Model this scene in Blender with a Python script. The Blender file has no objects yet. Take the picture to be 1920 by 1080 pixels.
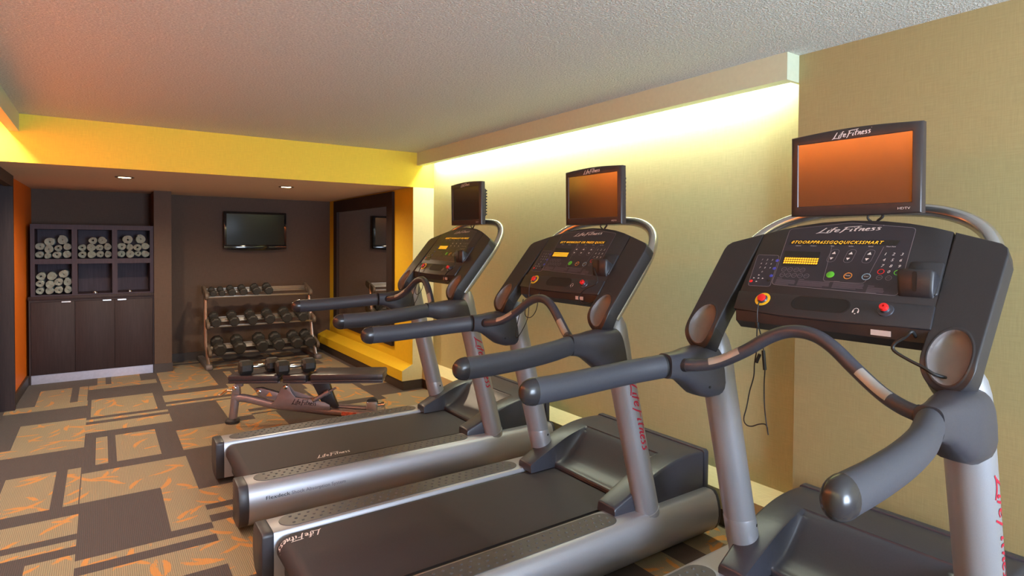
import bpy, bmesh, math, random
from mathutils import Vector, Matrix
random.seed(7)
PI = math.pi
SC = bpy.context.scene
COL = SC.collection
cos, sin, rad = math.cos, math.sin, math.radians

# ------------------------------------------------------------------ materials
def new_mat(name):
    m = bpy.data.materials.new(name); m.use_nodes = True
    nt = m.node_tree; b = nt.nodes['Principled BSDF']
    return m, nt, b

def lin(c):
    return tuple((x / 12.92 if x <= .04045 else ((x + .055) / 1.055) ** 2.4) for x in c)

def N(nt, t, **kw):
    n = nt.nodes.new(t)
    for k, v in kw.items():
        setattr(n, k, v)
    return n

def coords(nt, scale=(1, 1, 1), rot=(0, 0, 0)):
    tc = N(nt, 'ShaderNodeTexCoord'); mp = N(nt, 'ShaderNodeMapping')
    mp.inputs['Scale'].default_value = scale; mp.inputs['Rotation'].default_value = rot
    nt.links.new(tc.outputs['Object'], mp.inputs['Vector'])
    return mp.outputs['Vector']

def noise(nt, vec, scale, detail=2, rough=.5):
    n = N(nt, 'ShaderNodeTexNoise'); n.inputs['Scale'].default_value = scale
    n.inputs['Detail'].default_value = detail; n.inputs['Roughness'].default_value = rough
    nt.links.new(vec, n.inputs['Vector'])
    return n.outputs['Fac']

def math_n(nt, op, a, b=None, c=None):
    n = N(nt, 'ShaderNodeMath', operation=op)
    for i, v in enumerate((a, b, c)):
        if v is None: continue
        if isinstance(v, (int, float)): n.inputs[i].default_value = v
        else: nt.links.new(v, n.inputs[i])
    return n.outputs[0]

def ramp(nt, fac, stops):
    r = N(nt, 'ShaderNodeValToRGB')
    while len(r.color_ramp.elements) < len(stops): r.color_ramp.elements.new(.5)
    for e, (p, c) in zip(r.color_ramp.elements, stops):
        e.position = p; e.color = (*c, 1)
    nt.links.new(fac, r.inputs['Fac'])
    return r.outputs['Color']

def mix(nt, fac, a, b):
    n = N(nt, 'ShaderNodeMix', data_type='RGBA')
    if isinstance(fac, (int, float)): n.inputs['Factor'].default_value = fac
    else: nt.links.new(fac, n.inputs['Factor'])
    for k, v in (('A', a), ('B', b)):
        i = [s for s in n.inputs if s.name == k and s.type == 'RGBA'][0]
        if isinstance(v, tuple): i.default_value = (*v, 1)
        else: nt.links.new(v, i)
    return [s for s in n.outputs if s.type == 'RGBA'][0]

def bump(nt, b, h, strength, dist=.002):
    n = N(nt, 'ShaderNodeBump'); n.inputs['Strength'].default_value = strength
    n.inputs['Distance'].default_value = dist
    nt.links.new(h, n.inputs['Height']); nt.links.new(n.outputs['Normal'], b.inputs['Normal'])

def simple(name, col, rough=.5, metal=0., var=.06, nscale=40., bmp=0., bscale=300., spec=.5, coat=0.):
    m, nt, b = new_mat(name)
    v = coords(nt)
    f = noise(nt, v, nscale, 3)
    lo = tuple(max(0, x * (1 - var)) for x in col); hi = tuple(min(1, x * (1 + var)) for x in col)
    nt.links.new(ramp(nt, f, [(.3, lo), (.7, hi)]), b.inputs['Base Color'])
    b.inputs['Roughness'].default_value = rough; b.inputs['Metallic'].default_value = metal
    b.inputs['Specular IOR Level'].default_value = spec
    b.inputs['Coat Weight'].default_value = coat
    if bmp: bump(nt, b, noise(nt, v, bscale, 2), bmp)
    return m

def emit(name, col, strength):
    m, nt, b = new_mat(name)
    b.inputs['Base Color'].default_value = (*[c * .5 for c in col], 1)
    b.inputs['Emission Color'].default_value = (*col, 1); b.inputs['Emission Strength'].default_value = strength
    b.inputs['Roughness'].default_value = .5
    return m

def wallpaper(name, col, var=.10):
    m, nt, b = new_mat(name)
    tc = N(nt, 'ShaderNodeTexCoord'); sp = N(nt, 'ShaderNodeSeparateXYZ')
    nt.links.new(tc.outputs['Object'], sp.inputs[0])
    h = math_n(nt, 'ADD', sp.outputs['X'], sp.outputs['Y'])
    def layer(a, c):
        cb = N(nt, 'ShaderNodeCombineXYZ')
        nt.links.new(math_n(nt, 'MULTIPLY', h, a), cb.inputs[0]); nt.links.new(math_n(nt, 'MULTIPLY', sp.outputs['Z'], c), cb.inputs[1])
        return noise(nt, cb.outputs[0], 1., 2, .6)
    f = math_n(nt, 'ADD', layer(14, 300), layer(300, 12))
    f = math_n(nt, 'MULTIPLY', f, .5)
    lo = tuple(x * (1 - var) for x in col); hi = tuple(min(1, x * (1 + var)) for x in col)
    nt.links.new(ramp(nt, f, [(.38, lo), (.62, hi)]), b.inputs['Base Color'])
    b.inputs['Roughness'].default_value = .75; b.inputs['Specular IOR Level'].default_value = .25
    bump(nt, b, f, .25, .001)
    return m

def wood(name, col):
    m, nt, b = new_mat(name)
    f = noise(nt, coords(nt, (30, 30, 1.6)), 3., 4, .6)
    nt.links.new(ramp(nt, f, [(.3, tuple(x * .8 for x in col)), (.7, tuple(x * 1.2 for x in col))]), b.inputs['Base Color'])
    b.inputs['Roughness'].default_value = .55; b.inputs['Specular IOR Level'].default_value = .25
    return m

def carpet(name, col, streak=None):
    m, nt, b = new_mat(name)
    v = coords(nt)
    w = N(nt, 'ShaderNodeTexWave', wave_type='BANDS', bands_direction='X')
    w.inputs['Scale'].default_value = 38.; w.inputs['Distortion'].default_value = .6; w.inputs['Detail Scale'].default_value = 3.
    nt.links.new(v, w.inputs['Vector'])
    fine = noise(nt, v, 260., 2, .7)
    f = math_n(nt, 'ADD', math_n(nt, 'MULTIPLY', w.outputs['Fac'], .5), math_n(nt, 'MULTIPLY', fine, .5))
    c = ramp(nt, f, [(.25, tuple(x * .72 for x in col)), (.75, tuple(x * 1.22 for x in col))])
    if streak:
        tot = None
        for off, sc, la, lb in ((0, 5.2, .095, .016), (3.7, 4.3, .120, .018), (8.1, 6.2, .070, .014)):
            mp = N(nt, 'ShaderNodeMapping'); mp.inputs['Location'].default_value = (off, off * .7, 0); nt.links.new(v, mp.inputs['Vector'])
            vo = N(nt, 'ShaderNodeTexVoronoi', voronoi_dimensions='2D'); vo.inputs['Scale'].default_value = sc; nt.links.new(mp.outputs[0], vo.inputs['Vector'])
            d = N(nt, 'ShaderNodeVectorMath', operation='SUBTRACT'); nt.links.new(mp.outputs[0], d.inputs[0]); nt.links.new(vo.outputs['Position'], d.inputs[1])
            sc_ = N(nt, 'ShaderNodeSeparateColor'); nt.links.new(vo.outputs['Color'], sc_.inputs[0])
            ro = N(nt, 'ShaderNodeVectorRotate', rotation_type='Z_AXIS'); nt.links.new(d.outputs[0], ro.inputs['Vector'])
            nt.links.new(math_n(nt, 'MULTIPLY', sc_.outputs[0], 6.283), ro.inputs['Angle'])
            xyz = N(nt, 'ShaderNodeSeparateXYZ'); nt.links.new(ro.outputs[0], xyz.inputs[0])
            ex = math_n(nt, 'POWER', math_n(nt, 'ABSOLUTE', math_n(nt, 'DIVIDE', xyz.outputs[0], la)), 2.)
            curve = math_n(nt, 'ADD', xyz.outputs[1], math_n(nt, 'MULTIPLY', math_n(nt, 'MULTIPLY', xyz.outputs[0], xyz.outputs[0]), 2.2))
            ey = math_n(nt, 'POWER', math_n(nt, 'ABSOLUTE', math_n(nt, 'DIVIDE', curve, lb)), 2.)
            jag = N(nt, 'ShaderNodeTexNoise'); jag.inputs['Scale'].default_value = 1.; jag.inputs['Detail'].default_value = 3
            sv = N(nt, 'ShaderNodeVectorMath', operation='MULTIPLY'); nt.links.new(ro.outputs[0], sv.inputs[0]); sv.inputs[1].default_value = (28, 170, 1); nt.links.new(sv.outputs[0], jag.inputs['Vector'])
            e = math_n(nt, 'ADD', math_n(nt, 'ADD', ex, ey), math_n(nt, 'MULTIPLY', math_n(nt, 'SUBTRACT', jag.outputs['Fac'], .5), 2.6))
            on_ = math_n(nt, 'MULTIPLY', math_n(nt, 'LESS_THAN', e, .75), math_n(nt, 'LESS_THAN', sc_.outputs[1], .52))
            tot = on_ if tot is None else math_n(nt, 'MAXIMUM', tot, on_)
        c = mix(nt, math_n(nt, 'MULTIPLY', tot, .88), c, streak)
    nt.links.new(c, b.inputs['Base Color'])
    b.inputs['Roughness'].default_value = .95; b.inputs['Specular IOR Level'].default_value = .1
    b.inputs['Sheen Weight'].default_value = .15
    bump(nt, b, f, .6, .003)
    return m

def popcorn(name, col):
    m, nt, b = new_mat(name)
    v = coords(nt)
    n1 = noise(nt, v, 105., 3, .62)
    h = ramp(nt, n1, [(.42, (0, 0, 0)), (.62, (1, 1, 1))])
    nt.links.new(ramp(nt, n1, [(.33, tuple(x * .74 for x in col)), (.50, tuple(x * .93 for x in col)), (.68, tuple(min(1, x * 1.12) for x in col))]), b.inputs['Base Color'])  # darker pits: self-shadow between the grains painted into the base colour
    b.inputs['Roughness'].default_value = .95; b.inputs['Specular IOR Level'].default_value = .05
    bump(nt, b, h, .9, .006)
    return m

M = {}
M['wallpaper'] = wallpaper('grasscloth wallpaper with dim warm light tone', (.36, .292, .135), .075)  # dim warm room light tinted into this copy of the wallpaper
M['wallpaper_lit'] = wallpaper('grasscloth wallpaper with strip light tone', (.455, .435, .235), .075)  # same wallpaper, white strip light put into a paler copy
M['yellow'] = wallpaper('yellow wallcovering', (.78, .60, .07), .06)
M['pale'] = wallpaper('pale yellow wallcovering', (.66, .58, .32), .06)
M['gold'] = simple('golden paint', (.74, .48, .02), .6, var=.03, spec=.3)
M['orange'] = simple('orange paint', (.78, .17, .006), .55, var=.03, spec=.3)
M['ceiling'] = popcorn('popcorn ceiling', (.84, .845, .78))
M['cream'] = simple('cream paint', (.57, .61, .44), .6, var=.03, spec=.3)
M['alcove_ceiling'] = simple('taupe ceiling paint', (.74, .59, .48), .7, var=.03, spec=.2)
M['brownwall'] = wallpaper('dark brown wallcovering', (.105, .069, .053), .10)
M['darkbase'] = simple('dark brown baseboard', (.05, .036, .030), .5)
M['espresso'] = wood('espresso laminate', (.036, .022, .023))
M['cubby'] = wood('espresso shelf laminate', (.052, .034, .048))
M['carpet_brown'] = carpet('brown carpet', (.060, .042, .036))
M['carpet_tan'] = carpet('tan carpet', (.245, .190, .110), (.49, .20, .036))
M['silver'] = simple('silver powder coat', (.35, .352, .385), .40, .5, var=.04, nscale=500)
M['plate'] = simple('dull steel contact plate', (.34, .33, .31), .5, .3, var=.03)
M['tube'] = simple('satin silver tube', (.55, .55, .57), .25, .9, var=.03)
M['plastic'] = simple('charcoal moulded plastic', (.026, .024, .028), .42, var=.1, nscale=300, bmp=.08, bscale=900, spec=.5)
M['plastic_soft'] = simple('slate moulded plastic', (.046, .046, .060), .38, var=.08, nscale=200, bmp=.05, bscale=900)
M['cup'] = simple('cup plastic with reflected light tone', (.15, .125, .12), .42, var=.05)  # console plastic lightened: brownish reflections in the bowls put into the colour
M['capgloss'] = simple('glossy black end cap', (.028, .026, .030), .26, var=.05)
M['caps'] = simple('black rail cap', (.034, .033, .042), .42, var=.08)
M['hood'] = simple('graphite hood plastic', (.036, .036, .048), .36, var=.08, nscale=200, bmp=.05, bscale=900)
M['rubber'] = simple('black rubber', (.028, .027, .029), .6, var=.1, bmp=.05)
M['grip'] = simple('slate grip foam', (.048, .050, .066), .46, var=.08, nscale=300, bmp=.15, bscale=1200)
M['belt'] = simple('black running belt', (.034, .030, .037), .62, var=.25, nscale=700, bmp=.3, bscale=1400, spec=.35)
M['deck'] = simple('grey green deck edge', (.05, .052, .046), .5)
M['pad'] = simple('studded grey rubber', (.066, .063, .066), .42, var=.08)
M['overlay'] = simple('dark plum overlay', (.030, .025, .036), .3, var=.05)
M['legend'] = simple('white legend print', (.78, .76, .80), .5, var=.02)
M['legend_dim'] = simple('grey legend print', (.11, .095, .125), .5, var=.02)
M['line'] = simple('pale outline print', (.22, .20, .24), .5, var=.02)
M['logo'] = simple('pale logo print', (.75, .70, .72), .45, var=.02)
M['logo_red'] = simple('red logo print', (.42, .012, .04), .45, var=.02)
M['logo_black'] = simple('black logo print', (.008, .008, .010), .6, var=.02, spec=.2)
M['amber'] = emit('amber display segments', (1., .45, .02), 1.0)
M['window'] = simple('display window', (.018, .014, .012), .25)
M['green'] = simple('green button', (.12, .55, .04), .35, var=.02)
M['orange_btn'] = simple('orange ring', (.75, .32, .06), .35, var=.02)
M['blue_btn'] = simple('blue ring', (.25, .45, .7), .35, var=.02)
M['blue_key'] = simple('blue key', (.06, .07, .5), .35, var=.02)
M['red'] = simple('red plastic', (.75, .02, .02), .3, var=.02)
M['yellow_ring'] = simple('yellow ring', (.85, .55, .02), .4, var=.02)
M['black'] = simple('matt black', (.008, .008, .009), .6)
M['cable'] = simple('black cable', (.012, .012, .013), .5)
M['bezel'] = simple('brown black bezel', (.040, .031, .032), .38, var=.06)
M['screen'] = simple('glossy reflective screen', (.165, .165, .155), .16, .85, var=.02)
M['tvblack'] = simple('piano black', (.010, .010, .011), .08, var=.02, spec=.6)
M['tvscreen'] = simple('dark television glass', (.014, .014, .012), .14, var=.02, spec=.3)
M['mirror'] = simple('mirror glass', (.80, .79, .78), .015, 1., var=.005)
M['mirrorframe'] = wood('black brown mirror frame', (.028, .018, .017))
M['hex'] = simple('black rubber hex head', (.030, .028, .026), .55, var=.12)
M['chrome'] = simple('knurled chrome', (.75, .74, .73), .16, 1., var=.03, bmp=.1)
M['rack'] = simple('champagne steel', (.52, .48, .43), .3, .85, var=.04)
M['rackend'] = simple('brown rubber rack end', (.13, .098, .075), .6)
M['rackfoot'] = simple('grey rack foot', (.19, .17, .18), .5, .2)
M['bench'] = simple('mauve grey steel', (.30, .255, .265), .36, .55, var=.04)
M['vinyl'] = simple('black vinyl', (.044, .036, .041), .38, var=.1, bmp=.08, bscale=700)
M['alu'] = simple('brushed aluminium', (.62, .58, .66), .3, .8, var=.05)
M['handle'] = simple('brushed nickel', (.75, .72, .70), .25, .9)
M['towel'] = simple('white terry towel', (.66, .70, .66), .95, var=.06, nscale=200, bmp=.8, bscale=420, spec=.1)
M['lamp'] = emit('warm downlight lens', (1., .80, .45), 14.)
M['lampring'] = simple('bronze lamp ring', (.20, .14, .11), .4, .4)
M['sticker_red'] = simple('red and white sticker', (.7, .16, .10), .5, var=.3, nscale=90)
M['sticker_orange'] = simple('orange warning sticker', (.75, .25, .03), .5)
M['sticker_white'] = simple('white sticker', (.62, .58, .62), .5, var=.05)

# ------------------------------------------------------------------ mesh helpers
def catmull(P, n=6):
    P = [Vector(p) for p in P]
    if len(P) < 3: return P
    out = []
    for i in range(len(P) - 1):
        p0 = P[i - 1] if i else P[0] * 2 - P[1]
        p1, p2 = P[i], P[i + 1]
        p3 = P[i + 2] if i + 2 < len(P) else P[-1] * 2 - P[-2]
        for k in range(n):
            t = k / n
            out.append(.5 * ((2 * p1) + (p2 - p0) * t + (2 * p0 - 5 * p1 + 4 * p2 - p3) * t * t + (3 * p1 - p0 - 3 * p2 + p3) * t ** 3))
    out.append(P[-1])
    return out

def do_bevel(bm, faces, off, seg=2, ang=.5):
    es = set()
    for f in faces:
        for e in f.edges:
            if len(e.link_faces) == 2 and e.calc_face_angle(0) > ang: es.add(e)
    if es:
        bmesh.ops.bevel(bm, geom=list(es), offset=off, segments=seg, affect='EDGES', profile=.5, clamp_overlap=True)

def add_box(bm, c, s, bev=0, R=None, seg=2):
    m = Matrix.Translation(Vector(c)) @ (R.to_4x4() if R else Matrix()) @ Matrix.Diagonal((*s, 1))
    vs = bmesh.ops.create_cube(bm, size=1, matrix=m)['verts']
    if bev:
        do_bevel(bm, {f for v in vs for f in v.link_faces}, bev, seg)

def bx(bm, x0, x1, y0, y1, z0, z1, bev=0):
    add_box(bm, ((x0 + x1) / 2, (y0 + y1) / 2, (z0 + z1) / 2), (abs(x1 - x0), abs(y1 - y0), abs(z1 - z0)), bev)

def add_prism(bm, poly, vec, bev=0, seg=2):
    vec = Vector(vec)
    a = [bm.verts.new(Vector(p)) for p in poly]; b = [bm.verts.new(Vector(p) + vec) for p in poly]
    fs = [bm.faces.new(a), bm.faces.new(b[::-1])]
    n = len(a)
    for i in range(n):
        fs.append(bm.faces.new((a[i], b[i], b[(i + 1) % n], a[(i + 1) % n])))
    bmesh.ops.recalc_face_normals(bm, faces=fs)
    if bev: do_bevel(bm, fs, bev, seg)

def add_loft(bm, secs, cap=True, ring=True):
    rows = [[bm.verts.new(Vector(p)) for p in s] for s in secs]
    n = len(rows[0]); fs = []
    for i in range(len(rows) - 1):
        for j in range(n if ring else n - 1):
            k = (j + 1) % n
            fs.append(bm.faces.new((rows[i][j], rows[i][k], rows[i + 1][k], rows[i + 1][j])))
    if cap and ring:
        fs.append(bm.faces.new(rows[0][::-1])); fs.append(bm.faces.new(rows[-1]))
    bmesh.ops.recalc_face_normals(bm, faces=fs)

def add_tube(bm, pts, r, seg=12, r2=None, smooth=0, cap=True, up=(0, 0, 1), radii=None):
    P = catmull(pts, smooth) if smooth else [Vector(p) for p in pts]
    secs = []; prev = None
    for i, p in enumerate(P):
        t = (P[min(i + 1, len(P) - 1)] - P[max(i - 1, 0)]).normalized()
        if prev is None:
            u = Vector(up); u = u - t * u.dot(t)
            if u.length < 1e-3: u = Vector((1, 0, 0)) - t * t.x
        else:
            u = prev - t * prev.dot(t)
        u.normalize(); prev = u; w = t.cross(u)
        k = radii[i] if radii else 1.
        secs.append([p + u * (r * k * sin(a)) + w * ((r2 or r) * k * cos(a)) for a in (2 * PI * j / seg for j in range(seg))])
    add_loft(bm, secs, cap)

def add_lathe(bm, prof, origin, axis, seg=20):
    ax = Vector(axis).normalized()
    u = ax.orthogonal().normalized(); w = ax.cross(u); o = Vector(origin)
    secs = [[o + ax * h + (u * cos(2 * PI * j / seg) + w * sin(2 * PI * j / seg)) * max(r, 1e-5) for j in range(seg)] for r, h in prof]
    add_loft(bm, secs, True)

SHIFT = Vector((0, 0, 0))
def finish(name, bm, mat, parent=None, smooth=True, ang=38, recalc=True):
    if SHIFT.length: bmesh.ops.translate(bm, verts=bm.verts[:], vec=SHIFT)
    if recalc: bmesh.ops.recalc_face_normals(bm, faces=bm.faces[:])
    if smooth:
        a = rad(ang)
        for f in bm.faces: f.smooth = True
        for e in bm.edges:
            e.smooth = not (len(e.link_faces) != 2 or e.calc_face_angle(0) > a)
    me = bpy.data.meshes.new(name); bm.to_mesh(me); bm.free()
    for m in (mat if isinstance(mat, (list, tuple)) else [mat]): me.materials.append(m)
    o = bpy.data.objects.new(name, me); COL.objects.link(o)
    if parent is not None: o.parent = parent
    return o

NB = bmesh.new
def thing(name, label, cat, loc=(0, 0, 0), rz=0, group=None):
    o = bpy.data.objects.new(name, None); COL.objects.link(o); o.empty_display_size = .1
    o.location = loc; o.rotation_euler = (0, 0, rz)
    return tag(o, label, cat, group)
def tag(o, label, cat, group=None):
    o['label'] = label; o['category'] = cat
    if group: o['group'] = group
    return o
def struct(name, bm, mat, parent=None, **k):
    o = finish(name, bm, mat, parent, **k)
    if parent is None: o['kind'] = 'structure'
    return o
KIDS = {}
def children(o): return [c for c in bpy.data.objects if c.parent == o]
def copy_tree(o, parent=None, skip=()):
    c = o.copy(); COL.objects.link(c)
    if parent is not None: c.parent = parent
    for ch in children(o):
        if ch.name.split('.')[0] not in skip: copy_tree(ch, c, skip)
    return c

# ------------------------------------------------------------------ lettering
_txt = {}
def text_geo(s):
    if s in _txt: return _txt[s]
    cu = bpy.data.curves.new('t', 'FONT'); cu.body = s; cu.size = 1.; cu.resolution_u = 2; cu.space_character = 1.18 if (s.isupper() and len(s) > 20) else 1.
    o = bpy.data.objects.new('t', cu); COL.objects.link(o)
    dg = bpy.context.evaluated_depsgraph_get()
    me = bpy.data.meshes.new_from_object(o.evaluated_get(dg))
    vs = [(v.co.x, v.co.y) for v in me.vertices]; fs = [tuple(p.vertices) for p in me.polygons]
    bpy.data.objects.remove(o); bpy.data.curves.remove(cu); bpy.data.meshes.remove(me)
    _txt[s] = (vs, fs); return _txt[s]

def add_text(bm, s, fn, height, width=None, shear=0., x=0., y=0., center=False, sub=0):
    """lettering laid on a surface: fn(a, b) -> point; cap height = height"""
    vs, fs = text_geo(s)
    k = height / .70
    xs = [v[0] for v in vs]; w0 = (max(xs) - min(xs)) * k; kx = k * (width / w0 if width else 1.)
    ox = -min(xs) * kx - ((max(xs) - min(xs)) * kx / 2 if center else 0)
    V = [bm.verts.new(Vector(fn(x + ox + vx * kx + shear * vy * k, y + vy * k))) for vx, vy in vs]
    for f in fs:
        try: bm.faces.new([V[i] for i in f])
        except ValueError: pass

LOGO = [  # brush-script strokes of the maker's mark, cap height 1
    [(.62, 1.02), (.40, .62), (.20, .22), (.02, .0), (-.12, -.06)], [(-.05, .0), (.25, .04), (.55, .02), (.95, -.10)],
    [(.92, .55), (.82, .25), (.80, .10), (.90, .12)], [(1.02, .80), (1.07, .85)],
    [(1.52, .98), (1.36, 1.0), (1.22, .70), (1.08, .20), (1.0, -.02)], [(.98, .56), (1.20, .60), (1.46, .64)],
    [(1.42, .30), (1.62, .36), (1.74, .50), (1.62, .58), (1.46, .42), (1.42, .18), (1.54, .08), (1.74, .18)],
    [(2.30, .96), (2.16, .60), (2.02, .20), (1.84, -.16)], [(2.08, .94), (2.40, 1.0), (2.80, 1.02), (3.40, 1.08)], [(2.10, .50), (2.34, .55), (2.56, .56)],
    [(2.76, .58), (2.66, .28), (2.64, .12), (2.76, .14)], [(2.86, .80), (2.90, .84)],
    [(3.22, .96), (3.06, .55), (2.98, .18), (3.08, .10)], [(2.92, .62), (3.16, .66), (3.44, .70)],
    [(3.46, .56), (3.36, .30), (3.30, .10)], [(3.38, .34), (3.56, .56), (3.66, .52), (3.58, .24), (3.62, .10), (3.72, .16)],
    [(3.84, .32), (4.0, .38), (4.08, .50), (3.98, .58), (3.86, .42), (3.82, .18), (3.94, .08), (4.10, .16)],
    [(4.52, .56), (4.36, .60), (4.28, .48), (4.40, .34), (4.38, .14), (4.18, .08)],
    [(4.94, .58), (4.78, .62), (4.70, .48), (4.82, .34), (4.80, .14), (4.58, .08)], [(5.02, .95), (5.06, .97)]]
def add_logo(bm, fn, width, height=None, weight=.11):
    k = width / 5.1; kv = (height / 1.1) if height else k
    for st in LOGO:
        P = catmull([(a, b, 0) for a, b in st], 5)
        L = []; R = []
        for i, p in enumerate(P):
            t = (P[min(i + 1, len(P) - 1)] - P[max(i - 1, 0)]); t.normalize()
            n = Vector((-t.y, t.x, 0)); f = i / (len(P) - 1)
            w = weight * .5 * (.75 + .25 * sin(PI * f)) * (1.0 if abs(t.x) < abs(t.y) else .8)
            L.append(p + n * w); R.append(p - n * w)
        a = [bm.verts.new(Vector(fn((p.x + .12) * k, p.y * kv))) for p in L]; b = [bm.verts.new(Vector(fn((p.x + .12) * k, p.y * kv))) for p in R]
        for i in range(len(P) - 1):
            bm.faces.new((a[i], b[i], b[i + 1], a[i + 1]))

def decal(name, bm, mat, parent, flat=True):
    return finish(name, bm, mat, parent, smooth=False)

# ------------------------------------------------------------------ room
CEIL, XW, YB, YF = 2.39, 2.815, 5.493, 8.33
# carpet: one mesh, tiles cut into brown and tan fields
XS0, YS0, TW, TD = -.11, 4.79, .585, .655
KINDS = {'bars': [(.12, 0, .24, 1), (.325, 0, .77, 1)], 'barsr': [(.34, 0, .77, 1), (.87, 0, .99, 1)], 'wide': [(.05, 0, .88, 1)], 'side': [(.27, 0, 1, 1)],
         'strips': [(0, .77, 1, .88), (0, .25, 1, .64)], 'four': [(0, 0, 1, .79)], 'edge': [(.68, 0, 1, 1)], 'edgel': [(0, 0, .33, 1)], 'top': [(0, .7, 1, 1)],
         'half': [(0, .37, 1, .77), (0, .14, 1, .26)], 'full': [(0, 0, 1, 1)], 'mid': [(0, .3, 1, .72), (0, .06, 1, .16)], 'brown': []}
FIX = {(0, 0): 'bars', (0, 1): 'strips', (0, 2): 'wide', (0, 3): 'top', (0, 4): 'bars', (0, -1): 'four', (0, -2): 'edge', (0, -3): 'strips', (0, -4): 'bars',
       (-1, 3): 'barsr', (-1, 2): 'top', (-1, 1): 'side', (-1, 0): 'top', (-1, -1): 'barsr', (-1, -2): 'half', (-1, -3): 'edge', (-1, 4): 'top',
       (1, 4): 'wide', (1, 3): 'wide', (1, 2): 'mid', (1, 1): 'edge', (1, 0): 'four', (1, -1): 'brown', (1, -2): 'half', (1, -3): 'full',
       (2, 0): 'edgel', (2, 1): 'mid', (2, 4): 'strips', (2, 3): 'bars', (3, 0): 'four', (3, 1): 'wide', (4, 4): 'edgel', (4, 3): 'edgel', (4, 2): 'strips', (4, 1): 'top', (4, 0): 'full', (3, -5): 'edge', (3, -4): 'bars', (4, -5): 'side', (4, -4): 'full'}
bm = NB()
rnd = random.Random(3)
for i in range(-3, 6):
    for j in range(-12, 6):
        k = FIX.get((i, j)) or rnd.choice(list(KINDS)[:10])
        R = KINDS[k]
        us = sorted({0, 1, *[r[0] for r in R], *[r[2] for r in R]}); vs = sorted({0, 1, *[r[1] for r in R], *[r[3] for r in R]})
        for a in range(len(us) - 1):
            for b in range(len(vs) - 1):
                cu, cv = (us[a] + us[a + 1]) / 2, (vs[b] + vs[b + 1]) / 2
                tan = any(r[0] < cu < r[2] and r[1] < cv < r[3] for r in R)
                q = [(us[a], vs[b]), (us[a + 1], vs[b]), (us[a + 1], vs[b + 1]), (us[a], vs[b + 1])]
                f = bm.faces.new([bm.verts.new((XS0 + TW * (i + u), YS0 + TD * (j + v), 0)) for u, v in q])
                f.material_index = 1 if tan else 0
struct('floor', bm, [M['carpet_brown'], M['carpet_tan']], smooth=False, recalc=False)

bm = NB(); bx(bm, -.8, 3.0, -2.8, YB + .02, CEIL, CEIL + .1); struct('ceiling', bm, M['ceiling'])
bm = NB(); bx(bm, -1.6, 2.9, YB + .012, 8.5, 2.045, 2.15); struct('ceiling_alcove', bm, M['alcove_ceiling'])
bm = NB(); bx(bm, -.75, XW + .05, YB, YB + .012, 2.043, CEIL); struct('wall_bulkhead', bm, M['yellow'])
bm = NB(); bx(bm, -.75, XW + .05, YB + .012, YB + .06, 2.15, CEIL + .05); struct('wall_bulkhead_core', bm, M['alcove_ceiling'])
bm = NB(); bx(bm, XW, XW + .1, 1.50, YB + .1, 0, CEIL); struct('wall_right', bm, M['wallpaper_lit'])
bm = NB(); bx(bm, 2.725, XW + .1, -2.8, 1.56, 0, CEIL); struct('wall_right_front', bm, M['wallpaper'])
# fascia that hides the strip light over the right wall
bm = NB(); add_prism(bm, [(2.625, 1.5605, 2.262), (XW, 1.5605, 2.262), (XW, 1.580, 2.262), (2.645, 1.580, 2.262), (2.645, YB, 2.262), (2.625, YB, 2.262)], (0, 0, CEIL - 2.262)); bx(bm, 2.645, 2.690, 1.580, YB, 2.262, 2.275)
struct('trim_1', bm, M['cream'])
bm = NB(); bx(bm, -.495, -.475, -2.6, YB, 2.262, CEIL); bx(bm, -.535, -.495, -2.6, YB, 2.262, 2.275); struct('trim_2', bm, M['cream'])
# sloped ledges
def ledge(name, x0, x1, y0, y1, mat, zb=.095, zf=.196, zt=.252):
    bm = NB(); add_prism(bm, [(x0, y0, zb), (x0, y0, zf), (x1, y0, zt), (x1, y0, zb)], (0, y1 - y0, 0)); return struct(name, bm, mat)
ledge('trim_3', 2.69, XW + .01, 1.56, YB - .001, M['pale'])
ledge('trim_4', 2.471, 2.60, YB + .004, YF, M['gold'])
bm = NB(); add_prism(bm, [(2.471, YB, .095), (2.471, YB, .196), (2.585, YB, .256), (2.69, YB, .256), (2.69, YB, .095)], (0, .004, 0)); struct('trim_5', bm, M['pale'])
bm = NB(); bx(bm, 2.702, XW + .02, 1.56, YB + .02, 0, .095); struct('baseboard_right', bm, M['darkbase'])
bm = NB(); bx(bm, 2.483, 2.72, YB + .002, YF, 0, .0948); struct('baseboard_alcove', bm, M['darkbase'])
bm = NB(); bx(bm, 2.585, XW + .01, YB, YB + .006, .2562, 2.045); struct('wall_column', bm, M['pale'])
bm = NB(); add_prism(bm, [(2.585, YB + .006, 0), (2.645, YF + .02, 0), (2.95, YF + .02, 0), (2.95, YB + .006, 0)], (0, 0, 2.045)); struct('wall_alcove_right', bm, M['gold'])
bm = NB(); bx(bm, -1.6, 2.95, YF, YF + .1, 0, 2.06); struct('wall_far', bm, M['brownwall'])
bm = NB(); bx(bm, .487, .657, 7.75, YF, 0, 2.045); struct('wall_pillar', bm, M['brownwall'])
bm = NB(); bx(bm, .480, .664, 7.742, YF - .001, 0, .10); struct('baseboard_pillar', bm, M['darkbase'])
bm = NB(); bx(bm, .664, 2.485, YF - .012, YF, 0, .10); struct('baseboard_far', bm, M['darkbase'])
bm = NB(); add_prism(bm, [(-.655, 6.75, 0), (-.625, YF + .02, 0), (-.9, YF + .02, 0), (-.9, 6.75, 0)], (0, 0, 2.045)); struct('wall_alcove_left', bm, M['orange'])
bm = NB(); add_prism(bm, [(-.643, 6.75, 0), (-.613, 7.77, 0), (-.66, 7.77, 0), (-.66, 6.75, 0)], (0, 0, .10)); struct('baseboard_left', bm, M['darkbase'])
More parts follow.
